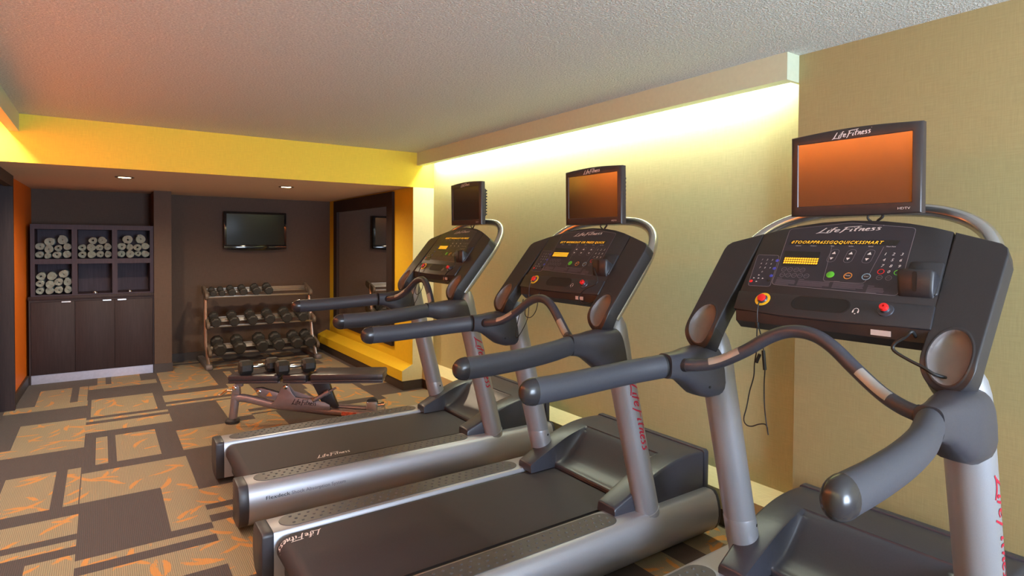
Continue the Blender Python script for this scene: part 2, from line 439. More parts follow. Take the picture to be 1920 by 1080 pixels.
# open dark-framed doorway on the left
bm = NB(); bx(bm, -1.6, -.626, 6.70, 6.752, 0, 2.045); struct('door_1', bm, M['espresso'])
bm = NB(); bx(bm, -.68, -.626, YB + .012, 6.70, 1.95, 2.045); struct('trim_6', bm, M['brownwall'])
bm = NB(); bx(bm, -1.62, -1.55, 5.3, 6.75, 0, 2.1); bx(bm, -1.62, -.66, 5.36, 5.43, 0, 2.1); struct('wall_closet', bm, M['brownwall'])
bm = NB(); bx(bm, -.76, -.66, 1.0, YB + .01, 0, CEIL); struct('wall_left', bm, M['orange'])
bm = NB(); bx(bm, -.76, -.655, -2.8, 1.0, 0, CEIL); struct('wall_left_front', bm, M['wallpaper'])
# wall behind the camera with a daylight window
W0, W1, Z0, Z1 = .35, 2.25, .75, 2.05
bm = NB()
bx(bm, -.76, W0, -2.75, -2.6, 0, CEIL); bx(bm, W1, 2.9, -2.75, -2.6, 0, CEIL); bx(bm, W0, W1, -2.75, -2.6, 0, Z0); bx(bm, W0, W1, -2.75, -2.6, Z1, CEIL)
struct('wall_back', bm, M['wallpaper'])
bm = NB()
for x in (W0, (W0 + W1) / 2 - .02, W1 - .04): bx(bm, x, x + .04, -2.70, -2.64, Z0, Z1)
bx(bm, W0, W1, -2.70, -2.64, Z0, Z0 + .04); bx(bm, W0, W1, -2.70, -2.64, Z1 - .04, Z1)
struct('window_1', bm, M['cream'])

# ------------------------------------------------------------------ wall mirror
mir = thing('wall_mirror', 'tall dark framed wall mirror on the golden alcove side wall', 'mirror', (2.60, 7.0, 0))
SHIFT = Vector((-2.60, -7.0, 0))
def wx(y): return 2.585 + (y - YB) / (YF - YB) * .06 - .001
def mquad(bm, y0, y1, z0, z1, d):
    add_prism(bm, [(wx(y0), y0, z0), (wx(y1), y1, z0), (wx(y1), y1, z1), (wx(y0), y0, z1)], (-d, 0, 0))
bm = NB(); Y0, Y1, ZA, ZB = 5.975, 8.06, .37, 2.03
mquad(bm, Y0, Y0 + .16, ZA, ZB, .03); mquad(bm, Y1 - .14, Y1, ZA, ZB, .03); mquad(bm, Y0 + .16, Y1 - .14, ZB - .15, ZB, .03); mquad(bm, Y0 + .16, Y1 - .14, ZA, ZA + .13, .03)
finish('frame', bm, M['mirrorframe'], mir)
bm = NB(); mquad(bm, Y0 + .15, Y1 - .13, ZA + .12, ZB - .14, .012); finish('mirror_glass', bm, M['mirror'], mir)

# ------------------------------------------------------------------ television on the far wall
tv = thing('wall_television', 'black flat television mounted on the dark far wall above the dumbbell rack', 'television', (1.645, YF, 1.35))
SHIFT = Vector((-1.645, -YF, -1.35))
bm = NB(); bx(bm, 1.272, 2.030, YF - .115, YF - .055, 1.385, 1.862, .012); finish('housing', bm, M['tvblack'], tv)
bm = NB()
P = [(1.272 + .758 * i / 12, YF - .118, 1.384 - .022 * sin(PI * i / 12)) for i in range(13)]
add_prism(bm, [(1.272, YF - .118, 1.432), *P, (2.030, YF - .118, 1.432)], (0, .05, 0), .003); finish('speaker_bar', bm, M['tvblack'], tv)
bm = NB(); bx(bm, 1.302, 2.000, YF - .1165, YF - .110, 1.437, 1.832); finish('screen', bm, M['tvscreen'], tv)
bm = NB(); bx(bm, 1.50, 1.80, YF - .06, YF, 1.50, 1.75, .005); finish('wall_bracket', bm, M['black'], tv)

# ------------------------------------------------------------------ recessed downlights
def downlight(x, y, label):
    d = thing('downlight', label, 'ceiling light', (x, y, 2.045), 0, 'alcove downlights')
    global SHIFT; SHIFT = Vector((0, 0, 0))
    bm = NB(); add_lathe(bm, [(.050, .0), (.072, -.001), (.074, -.005), (.066, -.008), (.052, -.004), (.050, -.0005)], (0, 0, 0), (0, 0, 1), 28); finish('trim_ring', bm, M['lampring'], d)
    bm = NB(); add_lathe(bm, [(.0, -.0005), (.05, -.0005), (.046, -.006), (.0, -.008)], (0, 0, 0), (0, 0, 1), 24); finish('lens', bm, M['lamp'], d)
    l = bpy.data.lights.new('downlight_beam', 'SPOT'); l.energy = DOWN_W; l.color = (1, .80, .55); l.spot_size = rad(168); l.spot_blend = .6; l.shadow_soft_size = .05
    lo = bpy.data.objects.new('downlight_beam', l); COL.objects.link(lo); lo.location = (x, y, 2.03)
DOWN_W = 80
downlight(.173, 6.23, 'round recessed downlight in alcove ceiling nearer the towel cabinet')
downlight(1.552, 6.29, 'round recessed downlight in alcove ceiling nearer the mirror')

# ------------------------------------------------------------------ towel cabinet and cubby shelf
cab = thing('base_cabinet', 'dark espresso base cabinet with three doors under the towel cubbies', 'cabinet', (-.062, 8.0, 0))
SHIFT = Vector((.062, -8.0, 0))
CF = 7.77
bm = NB(); bx(bm, -.612, -.597, CF, 8.3, 0, .868); bx(bm, .474, .486, CF, 8.3, 0, .868); bx(bm, -.597, .474, CF + .02, 8.3, .085, .868); bx(bm, -.597, .474, CF + .004, CF + .02, .846, .868)
finish('carcass', bm, M['espresso'], cab)
bm = NB(); bx(bm, -.618, .486, CF - .008, 8.3, .868, .902, .002); finish('top', bm, M['espresso'], cab)
bm = NB(); bx(bm, -.597, .474, CF + .012, CF + .02, 0, .092); finish('toe_kick', bm, M['alu'], cab)['label'] = 'brushed aluminium toe kick'
for x0, x1, h0, h1 in ((-.594, -.2325, -.343, -.266), (-.2295, .1155, .011, .087), (.1185, .472, .145, .223)):
    bm = NB(); bx(bm, x0, x1, CF, CF + .018, .095, .843, .001); d = finish('door', bm, M['espresso'], cab)
    bm = NB(); bx(bm, h0, h1, CF - .012, CF + .01, .8432, .8475); bx(bm, h0, h1, CF - .012, CF - .009, .836, .845); finish('handle', bm, M['handle'], d)['label'] = 'thin metal edge pull'
shelf = thing('cubby_shelf', 'dark cubby shelf unit with six openings standing on the base cabinet', 'shelf', (-.062, 8.0, .902))
SHIFT = Vector((.062, -8.0, -.902))
CX = [(-.562, -.255), (-.208, .098), (.146, .451)]; SF, SB = 7.80, 8.16
bm = NB()
xs = [(-.597, -.562), (-.255, -.208), (.098, .146), (.451, .486)]
for a, b in xs: bx(bm, a, b, SF, SB, .902, 1.65)
for z0, z1 in ((.902, .915), (1.237, 1.289), (1.60, 1.65)):
    for a, b in CX: bx(bm, a, b, SF, SB, z0, z1)
finish('carcass', bm, M['cubby'], shelf)
bm = NB(); bx(bm, -.597, .486, SB, SB + .012, .902, 1.65); finish('back_panel', bm, M['cubby'], shelf)
SHIFT = Vector((0, 0, 0))
for x, y, w in ((-.055, 7.90, 'middle'), (.262, 7.93, 'right')):
    g = thing('cable_grommet', f'small shiny round metal grommet lying in the empty lower {w} cubby', 'grommet', (x, y, .915), 0, 'metal grommets in the cubbies')
    bm = NB(); add_lathe(bm, [(.020, 0), (.034, 0), (.034, .008), (.030, .013), (.022, .013), (.020, .008)], (0, 0, 0), (0, 0, 1), 20); finish('ring', bm, M['chrome'], g)
    bm = NB(); add_lathe(bm, [(0, .001), (.0195, .001), (.0195, .006), (0, .007)], (0, 0, 0), (0, 0, 1), 16); finish('cap', bm, M['handle'], g)

# rolled towels: one spiral roll per towel
def roll_mesh(turns, sq, ph):
    bm = NB(); th = .15; n = int(turns * 22); rings = []
    for i in range(n + 1):
        a = 2 * PI * turns * i / n; r = 1 - th / 2 - (turns * th * 1.08) * (1 - i / n)
        r = max(r, .06)
        for s in ():
            pass
        wob = 1 + .035 * sin(3 * a + ph)
        c = Vector((cos(a + ph), 0, sin(a + ph) * sq))
        rings.append((c * (r - th * .36) * wob, c * (r + th * .36) * wob))
    secs = []
    for inn, out in rings:
        f = .045
        m_ = (inn + out) / 2
        secs.append([inn + Vector((0, f, 0)), m_ + Vector((0, -.012, 0)), out + Vector((0, f, 0)), out + Vector((0, 3.3, 0)), inn + Vector((0, 3.3, 0))])
    add_loft(bm, secs, True)
    return bm
protos = []
for i, (t, s, p) in enumerate(((4.6, .93, .3), (5.0, 1., 2.1), (4.2, .86, 4.0), (5.2, .95, 5.3))):
    o = finish('rolled_towel', roll_mesh(t, s, p), M['towel'], ang=60); protos.append(o)
TOW = [('upper left', 0, 1.289, [('bottom', [(215, 525, 55), (318, 545, 44), (440, 537, 60), (570, 520, 60)]), ('middle', [(222, 420, 60), (335, 455, 62), (460, 440, 55), (575, 420, 56)]), ('top', [(348, 358, 68), (510, 335, 72)])]),
       ('upper middle', 1, 1.289, [('bottom', [(768, 528, 57), (880, 525, 56), (993, 524, 52), (1092, 525, 50)]), ('middle', [(765, 435, 55), (878, 430, 60), (990, 435, 50), (1088, 423, 52)]), ('top', [(900, 340, 58), (1020, 335, 60)])]),
       ('upper right', 2, 1.289, [('bottom', [(1262, 522, 52), (1372, 525, 56), (1478, 517, 46), (1570, 520, 52)]), ('middle', [(1270, 420, 57), (1370, 428, 46), (1470, 432, 56), (1570, 412, 52)]), ('top', [(1345, 325, 68), (1508, 318, 66)])]),
       ('lower left', 0, .915, [('bottom', [(220, 975, 56), (340, 975, 58), (463, 972, 58), (578, 970, 55)]), ('middle', [(222, 880, 58), (345, 893, 60), (462, 868, 60), (575, 870, 60)]), ('top', [(235, 790, 64), (368, 788, 64), (525, 765, 64)])])]
ORD = {2: ['left', 'right'], 3: ['left', 'middle', 'right'], 4: ['far left', 'second from left', 'third from left', 'far right']}
PX = [(163, 635), (705, 1145), (1212, 1625)]
cnt = 0
for cell, ci, zb, rows in TOW:
    p0, p1 = PX[ci]; x0, x1 = CX[ci]; k = (x1 - x0) / (p1 - p0); pyb = 580 if zb > 1 else 1027
    for row, items in rows:
        for q, (px, py, r) in enumerate(items):
            o = protos[cnt % 4] if cnt < 4 else protos[cnt % 4].copy()
            if cnt >= 4: COL.objects.link(o)
            cnt += 1
            R = r * k * .98
            R *= 1.03; x = min(max(x0 + (px - p0) * k, x0 + R + .001), x1 - R - .001); rz = R * 1.10; z = max(zb + (pyb - py) * .00081, zb + rz * .985)
            o.location = (x, 7.825 + random.uniform(-.008, .03), z); o.scale = (R, .1, rz); o.rotation_euler = (0, random.uniform(-.12, .12), random.uniform(-.03, .03))
            tag(o, f'rolled white towel, {ORD[len(items)][q]} of the {row} row in the {cell} cubby', 'towel', 'rolled towels in the cubbies')

# ------------------------------------------------------------------ dumbbell rack
TIERS = [('top', 7.72, .825), ('middle', 7.65, .485), ('bottom', 7.575, .172)]
rk = thing('dumbbell_rack', 'three tier metal dumbbell rack against the dark far wall', 'rack', (1.62, 7.9, 0))
SHIFT = Vector((-1.62, -7.9, 0))
for sx, xu, xf in ((-1, .992, 1.012), (1, 2.215, 2.262)):
    bm = NB(); add_box(bm, (xf, 7.925, .028), (.072, .75, .056), .014); finish('foot', bm, M['rackfoot'], rk)
    bm = NB(); add_tube(bm, [(xf - .01 * sx, 7.66, .04), (xu, 7.71, .30), (xu - .015 * sx, 7.83, .90)], .026, 10, .018); finish('upright', bm, M['rack'], rk)
for nm, y, z in TIERS:
    xa, xb = (1.022, 2.185) if nm == 'top' else ((1.028, 2.21) if nm == 'middle' else (1.036, 2.235))
    def tilt(dy, dz): return (y + dy * .966 - dz * .259, z + dy * .259 + dz * .966)
    def rail(bm, d0, d1, e0, e1):
        P = [tilt(d0, e0), tilt(d1, e0), tilt(d1, e1), tilt(d0, e1)]
        add_prism(bm, [(xa, p[0], p[1]) for p in P], (xb - xa, 0, 0), .002)
    bm = NB(); rail(bm, 0, .008, -.012, .006); rail(bm, .008, .055, -.012, -.006); finish('front_rail', bm, M['rack'], rk)
    bm = NB(); rail(bm, .215, .223, -.012, .036); rail(bm, .17, .215, -.012, -.006); finish('rear_rail', bm, M['rack'], rk)
    for xe in (xa - .014, xb + .014):
        bm = NB()
        poly = []
        for k in range(9):
            a = PI / 2 + PI * k / 8; p = tilt(.0 + .044 * cos(a), .014 + .044 * sin(a)); poly.append((xe - .018, p[0], p[1]))
        for k in range(9):
            a = -PI / 2 + PI * k / 8; p = tilt(.26 + .044 * cos(a), .014 + .044 * sin(a)); poly.append((xe - .018, p[0], p[1]))
        add_prism(bm, poly, (.036, 0, 0), .010); finish('end_plate', bm, M['rackend'], rk)
SHIFT = Vector((0, 0, 0))

def make_dumbbell(r, L, hl):
    """axis along local y, resting height r below centre"""
    root = bpy.data.objects.new('dumbbell', None); COL.objects.link(root); root.empty_display_size = .05
    for s in (-1, 1):
        bm = NB(); n = 8
        def oc(rr, yy): return [(rr / cos(PI / n) * cos(2 * PI * (j + .5) / n), yy, rr / cos(PI / n) * sin(2 * PI * (j + .5) / n)) for j in range(n)]
        a, b = L / 2 - hl, L / 2
        add_loft(bm, [oc(r * .78, s * a), oc(r, s * (a + hl * .18)), oc(r, s * (b - hl * .14)), oc(r * .80, s * b)], True)
        h = finish('head', bm, M['hex'], root, ang=20)
    bm = NB(); a = L / 2 - hl + .002
    prof = [(.0115, -a), (.0125, -a * .8), (.0165, -a * .3), (.0165, a * .3), (.0125, a * .8), (.0115, a)]
    add_lathe(bm, prof, (0, 0, 0), (0, 1, 0), 14); finish('handle', bm, M['chrome'], root)
    return root
DB = [(0, [1.081, 1.176, 1.285, 1.413, 1.559, 1.702], [.034, .034, .041, .042, .046, .048], .19, .06),
      (1, [1.095, 1.291, 1.494, 1.690, 1.890, 2.085], [.052, .054, .056, .058, .060, .060], .27, .085),
      (2, [1.122, 1.335, 1.583, 1.774, 1.990, 2.145], [.066, .066, .068, .066, .067, .067], .31, .10)]
NTH = ['leftmost', 'second from left', 'third from left', 'fourth from left', 'fifth from left', 'rightmost']
made = {}
for ti, xs, rs, L, hl in DB:
    nm, y, z = TIERS[ti]
    for q, (x, r) in enumerate(zip(xs, rs)):
        key = (r, L)
        if key not in made: o = made[key] = make_dumbbell(r, L, hl)
        else: o = copy_tree(made[key])
        dy, dz = .105, r + .0005
        o.location = (x, y + dy * .966 - dz * .259, z + dy * .259 + dz * .966)
        o.rotation_euler = (rad(15), 0, 0)
        size = ['small', 'medium', 'large'][ti]
        tag(o, f'{size} black dumbbell, {NTH[q]} on the {nm} tier of the rack', 'dumbbell', 'dumbbells on the rack')
# ------------------------------------------------------------------ weight bench
BA = rad(-30.4)
bn = thing('weight_bench', 'adjustable weight bench with black pads and mauve grey frame on the carpet', 'bench', (.89, 5.28, 0), BA)
# local: x along the bench, y towards the far wall
def pad(name, x0, x1, z0=.352, z1=.418):
    p = finish_pad(x0, x1, z0, z1); return p
def finish_pad(x0, x1, z0, z1):
    bm = NB(); bx(bm, x0, x1, -.14, .14, z0 + .022, z1, .014); bx(bm, x0 + .003, x1 - .003, -.137, .137, z0, z0 + .024, .008)
    return bm
for nm, a, b in (('seat_pad', 0., .392), ('middle_pad', .424, .612), ('back_pad', .643, 1.222)):
    bm = finish_pad(a, b, .352, .418 if nm != 'back_pad' else .422); finish(nm, bm, M['vinyl'], bn)
bm = NB(); bx(bm, .46, 1.212, -.055, .055, .325, .352, .008); bx(bm, .02, .38, -.05, .05, .330, .352, .006); finish('pad_frame', bm, M['bench'], bn)
bm = NB()
add_tube(bm, [(-.012, 0, .02), (.012, 0, .235)], .034, 12, .028)
finish('rear_leg', bm, M['bench'], bn)
bm = NB(); add_lathe(bm, [(.050, 0), (.056, .004), (.056, .022), (.044, .036), (.036, .038)], (-.013, 0, 0), (0, 0, 1), 20); finish('rubber_foot', bm, M['rubber'], bn)
bm = NB(); add_tube(bm, [(-.005, 0, .205), (.08, 0, .203), (.2, 0, .175), (.323, 0, .142), (.55, 0, .112), (.765, 0, .082), (1.05, 0, .055), (1.15, 0, .05)], .034, 12, .028, smooth=4); finish('main_beam', bm, M['bench'], bn)
bm = NB(); add_prism(bm, [(.30, -.036, .15), (.345, -.036, .20), (.375, -.036, .27), (.395, -.036, .305), (.42, -.036, .315), (.445, -.036, .305), (.47, -.036, .25), (.50, -.036, .21), (.63, -.036, .194), (.735, -.036, .168), (.775, -.036, .145), (.782, -.036, .10), (.5, -.036, .11)], (0, .008, 0), .003)
pl = finish('side_plate', bm, M['bench'], bn)
bm = NB(); add_logo(bm, lambda a, b: (.468 + a, -.0366, .158 - a * .10 + b), .20, .048, .13); decal('lettering', bm, M['logo_black'], pl)
bm = NB(); add_prism(bm, [(.30, .03, .15), (.375, .03, .27), (.42, .03, .315), (.47, .03, .25), (.63, .03, .194), (.782, .03, .10), (.5, .03, .11)], (0, .008, 0), .003); finish('side_plate', bm, M['bench'], bn)
bm = NB(); add_prism(bm, [(.17, -.026, .285), (.22, -.026, .29), (.37, -.026, .245), (.37, -.026, .18), (.30, -.026, .19), (.19, -.026, .235)], (0, .05, 0), .004); lv = finish('seat_linkage', bm, M['bench'], bn)
bm = NB(); add_prism(bm, [(.262, -.0268, .222), (.315, -.0268, .222), (.290, -.0268, .258)], (0, .001, 0)); finish('warning_sticker', bm, M['sticker_orange'], lv)
bm = NB(); add_prism(bm, [(.62, -.02, .34), (.76, -.02, .34), (.80, -.02, .22), (.84, -.02, .12), (.72, -.02, .13), (.68, -.02, .22)], (0, .05, 0), .004); finish('back_support', bm, M['plastic'], bn)
bm = NB(); add_tube(bm, [(.652, -.05, .19), (.76, -.05, .252)], .017, 10); add_tube(bm, [(.755, -.05, .249), (.83, -.05, .292)], .008, 8); add_tube(bm, [(.74, -.05, .240), (.775, -.05, .260)], .022, 10); finish('pop_pin_strut', bm, M['bench'], bn)
for x, z in ((.015, .294), (.208, .262), (.42, .297), (.652, .19)):
    bm = NB(); add_lathe(bm, [(0, 0), (.018, 0), (.018, .012), (.012, .016), (0, .016)], (x, -.03, z), (0, -1, 0), 14); add_tube(bm, [(x, -.03, z), (x, .03, z)], .008, 8); finish('pivot_bolt', bm, M['chrome'], bn)
bm = NB(); add_prism(bm, [(-.01, -.025, .235), (.05, -.025, .235), (.045, -.025, .30), (.03, -.025, .32), (0, -.025, .315), (-.012, -.025, .29)], (0, .05, 0), .004); add_box(bm, (.045, 0, .33), (.05, .04, .06), .004); finish('seat_post', bm, M['bench'], bn)
bm = NB(); add_tube(bm, [(.0, -.03, .272), (-.035, -.03, .272), (-.06, -.03, .262), (-.085, -.03, .24), (-.108, -.03, .234)], .011, 10, smooth=3); finish('adjustment_handle', bm, M['chrome'], bn)
bm = NB(); add_tube(bm, [(.78, .04, .115), (1.08, .06, .085)], .024, 10); finish('front_brace', bm, M['bench'], bn)
bm = NB(); add_box(bm, (1.108, .05, .095), (.09, .07, .11), .012); finish('wheel_bracket', bm, M['silver'], bn)
bm = NB(); add_lathe(bm, [(0, -.02), (.042, -.02), (.048, -.012), (.048, .012), (.042, .02), (0, .02)], (1.108, .05, .135), (0, 1, 0), 18); finish('transport_wheel', bm, M['rubber'], bn)
bm = NB(); add_lathe(bm, [(0, 0), (.016, 0), (.016, .03), (.024, .034), (.024, .06), (.014, .066), (0, .066)], (1.15, .05, .115), (1, 0, .1), 16); finish('release_knob', bm, M['chrome'], bn)
bm = NB(); add_box(bm, (1.15, 0, .03), (.09, .46, .06), .012); finish('front_foot', bm, M['bench'], bn)
bm = NB(); add_box(bm, (.93, -.0286, .066), (.12, .001, .03), 0, Matrix.Rotation(rad(5), 3, 'Y')); finish('safety_sticker', bm, M['sticker_red'], bn)
for cx, cy, an, lab in ((1.056, 5.150, 2, 'black hex dumbbell with chrome handle lying on the bench seat, nearer the cabinet'), (1.302, 4.985, -2, 'black hex dumbbell with chrome handle lying across the bench middle pad')):
    if lab.startswith('black hex dumbbell with chrome handle lying on'): o = bd = make_dumbbell(.055, .305, .10)
    else: o = copy_tree(bd)
    o.location = (cx, cy, .418 + .0555); o.rotation_euler = (0, 0, rad(-90 + an)); tag(o, lab, 'dumbbell', 'pair of dumbbells on the bench')

# ------------------------------------------------------------------ treadmills
XC = 1.55
CT, ST = cos(rad(50.2)), sin(rad(50.2))
def PP(u, t, w=0.): return Vector((1.878 + t * CT - w * ST, -u, 1.306 + t * ST + w * CT))
RC = .02   # deck centre line
PROF = [(.31, .035), (.31, .240), (.316, .250), (.33, .253), (.452, .253), (.466, .248), (.480, .232), (.490, .205), (.498, .17), (.500, .135), (.494, .098), (.478, .066), (.452, .044), (.41, .035)]
UPC, UPH = -.0125, .388
def upx(z): return 2.098 - .262 * (z - .245)

def make_treadmill():
    global SHIFT
    root = bpy.data.objects.new('treadmill', None); COL.objects.link(root); root.empty_display_size = .1
    SHIFT = Vector((-XC, 0, 0))
    # --- base
    bm = NB(); bx(bm, .64, 2.50, RC - .30, RC + .30, .06, .125, .004); finish('base_frame', bm, M['plastic'], root)
    bm = NB(); bx(bm, .665, 2.12, RC - .309, RC + .309, .195, .230); finish('deck', bm, M['deck'], root)
    bm = NB()
    secs = []
    for s in (-.277, .277):
        L = []
        zc, r = .186, .053
        for k in range(13):
            a = PI / 2 + PI * k / 12; L.append((.657 + r * cos(a), RC + s, zc + r * sin(a)))
        for k in range(7):
            a = -PI / 2 + PI * k / 6; L.append((2.16 + r * cos(a), RC + s, zc + r * sin(a)))
        secs.append(L)
    add_loft(bm, secs, True); belt = finish('running_belt', bm, M['belt'], root)
    for s in (1, -1):
        bm = NB(); secs = [[(x, RC + s * o, z) for o, z in PROF] for x in (.600, 2.535)]
        add_loft(bm, secs); rail = finish('side_rail', bm, M['silver'], root)
        for x0, x1, nm in ((.552, .601, 'rear_cap'), (2.534, 2.556, 'front_cap')):
            bm = NB(); big = [((o - .40) * 1.012 + .40, (z - .14) * 1.02 + .14) for o, z in PROF]
            add_prism(bm, [(x0, RC + s * o, z) for o, z in big], (x1 - x0, 0, 0), .006); finish(nm, bm, M['caps'], root)
        # studded foot pad
        bm = NB(); c0, hw = .390, .060; L0, L1 = .645, 1.905; poly = []
        for k in range(13):
            a = PI / 2 + PI * k / 12; poly.append((L0 + hw + hw * 1.1 * cos(a), c0 + hw * sin(a)))
        for k in range(13):
            a = -PI / 2 + PI * k / 12; poly.append((L1 - hw + hw * 1.1 * cos(a), c0 + hw * sin(a)))
        add_prism(bm, [(x, RC + s * y, .2525) for x, y in poly], (0, 0, .003), .001, 1)
        n = 30
        for k in range(n):
            x = L0 + .05 + (L1 - L0 - .10) * k / (n - 1)
            for q in (-1, 0, 1):
                y = c0 + q * .033; secs = []
                xx = x + (.018 if q == 0 else 0)
                for r, h in ((.0072, 0), (.0068, .002), (.004, .0036), (.0008, .004)):
                    secs.append([(xx + r * cos(2 * PI * j / 7), RC + s * (y + r * sin(2 * PI * j / 7)), .2555 + h) for j in range(7)])
                add_loft(bm, secs)
        finish('foot_pad', bm, M['pad'], rail)
    # --- transport wheels under the front
    for x in (1.98, 2.36):
        for s in (1, -1):
            bm = NB(); add_lathe(bm, [(0, -.018), (.036, -.018), (.044, -.010), (.044, .010), (.036, .018), (0, .018)], (x, RC + s * .345, .045), (0, 1, 0), 18)
            add_box(bm, (x, RC + s * .345, .075), (.05, .044, .07), .004); finish('wheel', bm, M['rubber'], root)
    for s in (1, -1):
        bm = NB(); add_lathe(bm, [(0, 0), (.028, 0), (.030, .01), (.02, .02), (.012, .036), (0, .036)], (.70, RC + s * .36, .0), (0, 0, 1), 14); finish('levelling_foot', bm, M['rubber'], root)
    # --- motor hood: one skin with a scoop between two arms
    top = catmull([(1.915, .284, 0), (1.924, .292, 0), (1.99, .322, 0), (2.08, .362, 0), (2.18, .402, 0), (2.28, .427, 0), (2.36, .438, 0), (2.44, .441, 0), (2.522, .437, 0)], 4)
    def zt(x):
        for a, b in zip(top, top[1:]):
            if a.x <= x <= b.x + 1e-9: return a.y + (b.y - a.y) * (x - a.x) / max(b.x - a.x, 1e-9)
        return top[-1].y
    scoop = catmull([(2.078, .243, 0), (2.086, .262, 0), (2.12, .272, 0), (2.17, .296, 0), (2.22, .335, 0), (2.265, .378, 0), (2.30, .412, 0), (2.322, .430, 0)], 4)
    def zs(x):
        if x < 2.078: return None
        if x >= 2.322: return zt(x)
        for a, b in zip(scoop, scoop[1:]):
            if a.x <= x <= b.x + 1e-9: return a.y + (b.y - a.y) * (x - a.x) / max(b.x - a.x, 1e-9)
    XS = sorted({round(p.x, 4) for p in top} | {round(p.x, 4) for p in scoop} | {1.915, 2.322})
    W = .392; I = .262
    cols = [(W, 'b'), (W, 's'), (W - .004, 'c'), (W - .014, 't'), (.33, 't'), (I + .010, 't'), (I + .004, 'c'), (I - .002, 'i'), (I - .010, 'o'), (I - .03, 'p')]
    Ys = [(-y, k) for y, k in cols] + [(0, 'p')] + [(y, k) for y, k in cols[::-1]]
    bm = NB(); grid = []
    HC = UPC + .012
    for x in XS:
        row = []
        for y, k in Ys:
            a = abs(y); zz = zt(x); w_ = 1.
            if x < 2.1: # blocks narrower towards the front end
                if a > .3: a_ = a - .016 * (2.1 - x) / .185
                else: a_ = a
            else: a_ = a
            if k == 'b': z = .246 if x < 2.05 else .20
            elif k == 's': z = zz - .012
            elif k == 'c': z = zz - .003 if x < 2.322 or a > .3 else zz
            elif k == 't': z = zz
            else:
                c = zs(x)
                z = .244 if c is None else (c + (.012 if k == 'i' and x < 2.30 else (.004 if k == 'o' and x < 2.30 else 0)))
                if x >= 2.322: z = zz
            row.append(bm.verts.new((x, HC + math.copysign(a_, y), z)))
        grid.append(row)
    for i in range(len(XS) - 1):
        xm = (XS[i] + XS[i + 1]) / 2
        for j in range(len(Ys) - 1):
            k0, k1 = Ys[j][1], Ys[j + 1][1]
            if xm < 2.078 and k0 in 'iop' and k1 in 'iop': continue
            bm.faces.new((grid[i][j], grid[i + 1][j], grid[i + 1][j + 1], grid[i][j + 1]))
    for sgn in (0, 1):   # front faces of the two arms, back face
        idx = [j for j in range(len(Ys)) if Ys[j][1] in 'bsct' or Ys[j][1] == 'i']
        half = [j for j in idx if (Ys[j][0] < 0) == (sgn == 0)]
        vs = [grid[0][j] for j in half]
        lo = [bm.verts.new((1.915, v.co.y, .20)) for v in (vs[0], vs[-1])]
        bm.faces.new(vs)
    bm.faces.new([r for r in grid[-1]])
    finish('motor_hood', bm, M['hood'], root, ang=50)
    bm = NB(); add_prism(bm, [(2.526, HC - .398, .05), (2.526, HC - .398, .434), (2.526, HC - .385, .444), (2.526, HC + .385, .444), (2.526, HC + .398, .434), (2.526, HC + .398, .05)], (.034, 0, 0), .006); finish('hood_back_cover', bm, M['hood'], root)
    # --- uprights
    for s in (1, -1):
        yc = UPC + s * UPH
        bm = NB(); add_tube(bm, [(upx(.225), yc, .225), (upx(.7), yc, .7), (upx(.98), yc, .98), (upx(1.03) + .003, yc, 1.03), (1.886, yc, 1.075), (1.886, yc, 1.11), (1.886, yc, 1.145), (1.89, yc, 1.175)], .059, 28, up=(0, 1, 0), radii=[1, 1, 1, 1, .98, .9, .75, .45]); up = finish('upright', bm, M['silver'], root)
        bm = NB(); secs = []
        for z in (.305, .318, .432, .440):
            R = .0615 if z in (.318, .432) else .0590
            secs.append([(upx(z) + R * cos(a), yc + R * sin(a), z) for a in (2 * PI * k / 28 for k in range(28))])
        if s == 1:
            add_loft(bm, secs, False); c = finish('collar', bm, M['silver'], up)
            bm = NB(); a = rad(-72); o = Vector((upx(.415) + .0612 * cos(a), yc + .0612 * sin(a), .412)); add_lathe(bm, [(0, 0), (.006, 0), (.006, .0022), (0, .0025)], o, (cos(a), sin(a), 0), 10); finish('bolt_hole', bm, M['black'], up)
        else:
            add_tube(bm, [(upx(.252), yc, .2535), (upx(.262), yc, .259)], .0625, 28, up=(0, 1, 0)); finish('base_ring', bm, M['silver'], up)
            bm = NB()
            def onup(a, b, yc=yc):
                z = .895 - a; ang = rad(-84) + (b - .020) / .0598
                return (upx(z) + .0600 * cos(ang), yc + .0600 * sin(ang), z)
            add_logo(bm, onup, .335, .062, .13); decal('lettering', bm, M['logo_red'], up)
    # --- handrail brackets, grips
    for s in (1, -1):
        yj = UPC + s * .398
        ST_ = [(1.607, 1.072, .043, .033, .0), (1.64, 1.070, .045, .035, .0), (1.68, 1.063, .054, .041, .0), (1.72, 1.052, .071, .049, 0), (1.76, 1.039, .087, .057, 0), (1.80, 1.032, .096, .062, 0), (1.855, 1.032, .098, .063, 0), (1.878, 1.034, .094, .060, 0)]
        bm = NB(); secs = []
        for x, zc, hz, hy, _ in ST_:
            L = []
            for k in range(24):
                a = 2 * PI * k / 24; ca, sa = cos(a), sin(a); e = .62
                L.append((x + (zc - 1.05 - hz * math.copysign(abs(sa) ** e, sa)) * 0 + (.05 if x > 1.85 else (.02 if x > 1.78 else 0)) * (0 - (math.copysign(abs(sa) ** e, sa)) * .5) , yj + hy * math.copysign(abs(ca) ** e, ca), zc + hz * math.copysign(abs(sa) ** e, sa)))
            secs.append(L)
        add_loft(bm, secs); br = finish('rail_bracket', bm, M['plastic_soft'], root, ang=55)
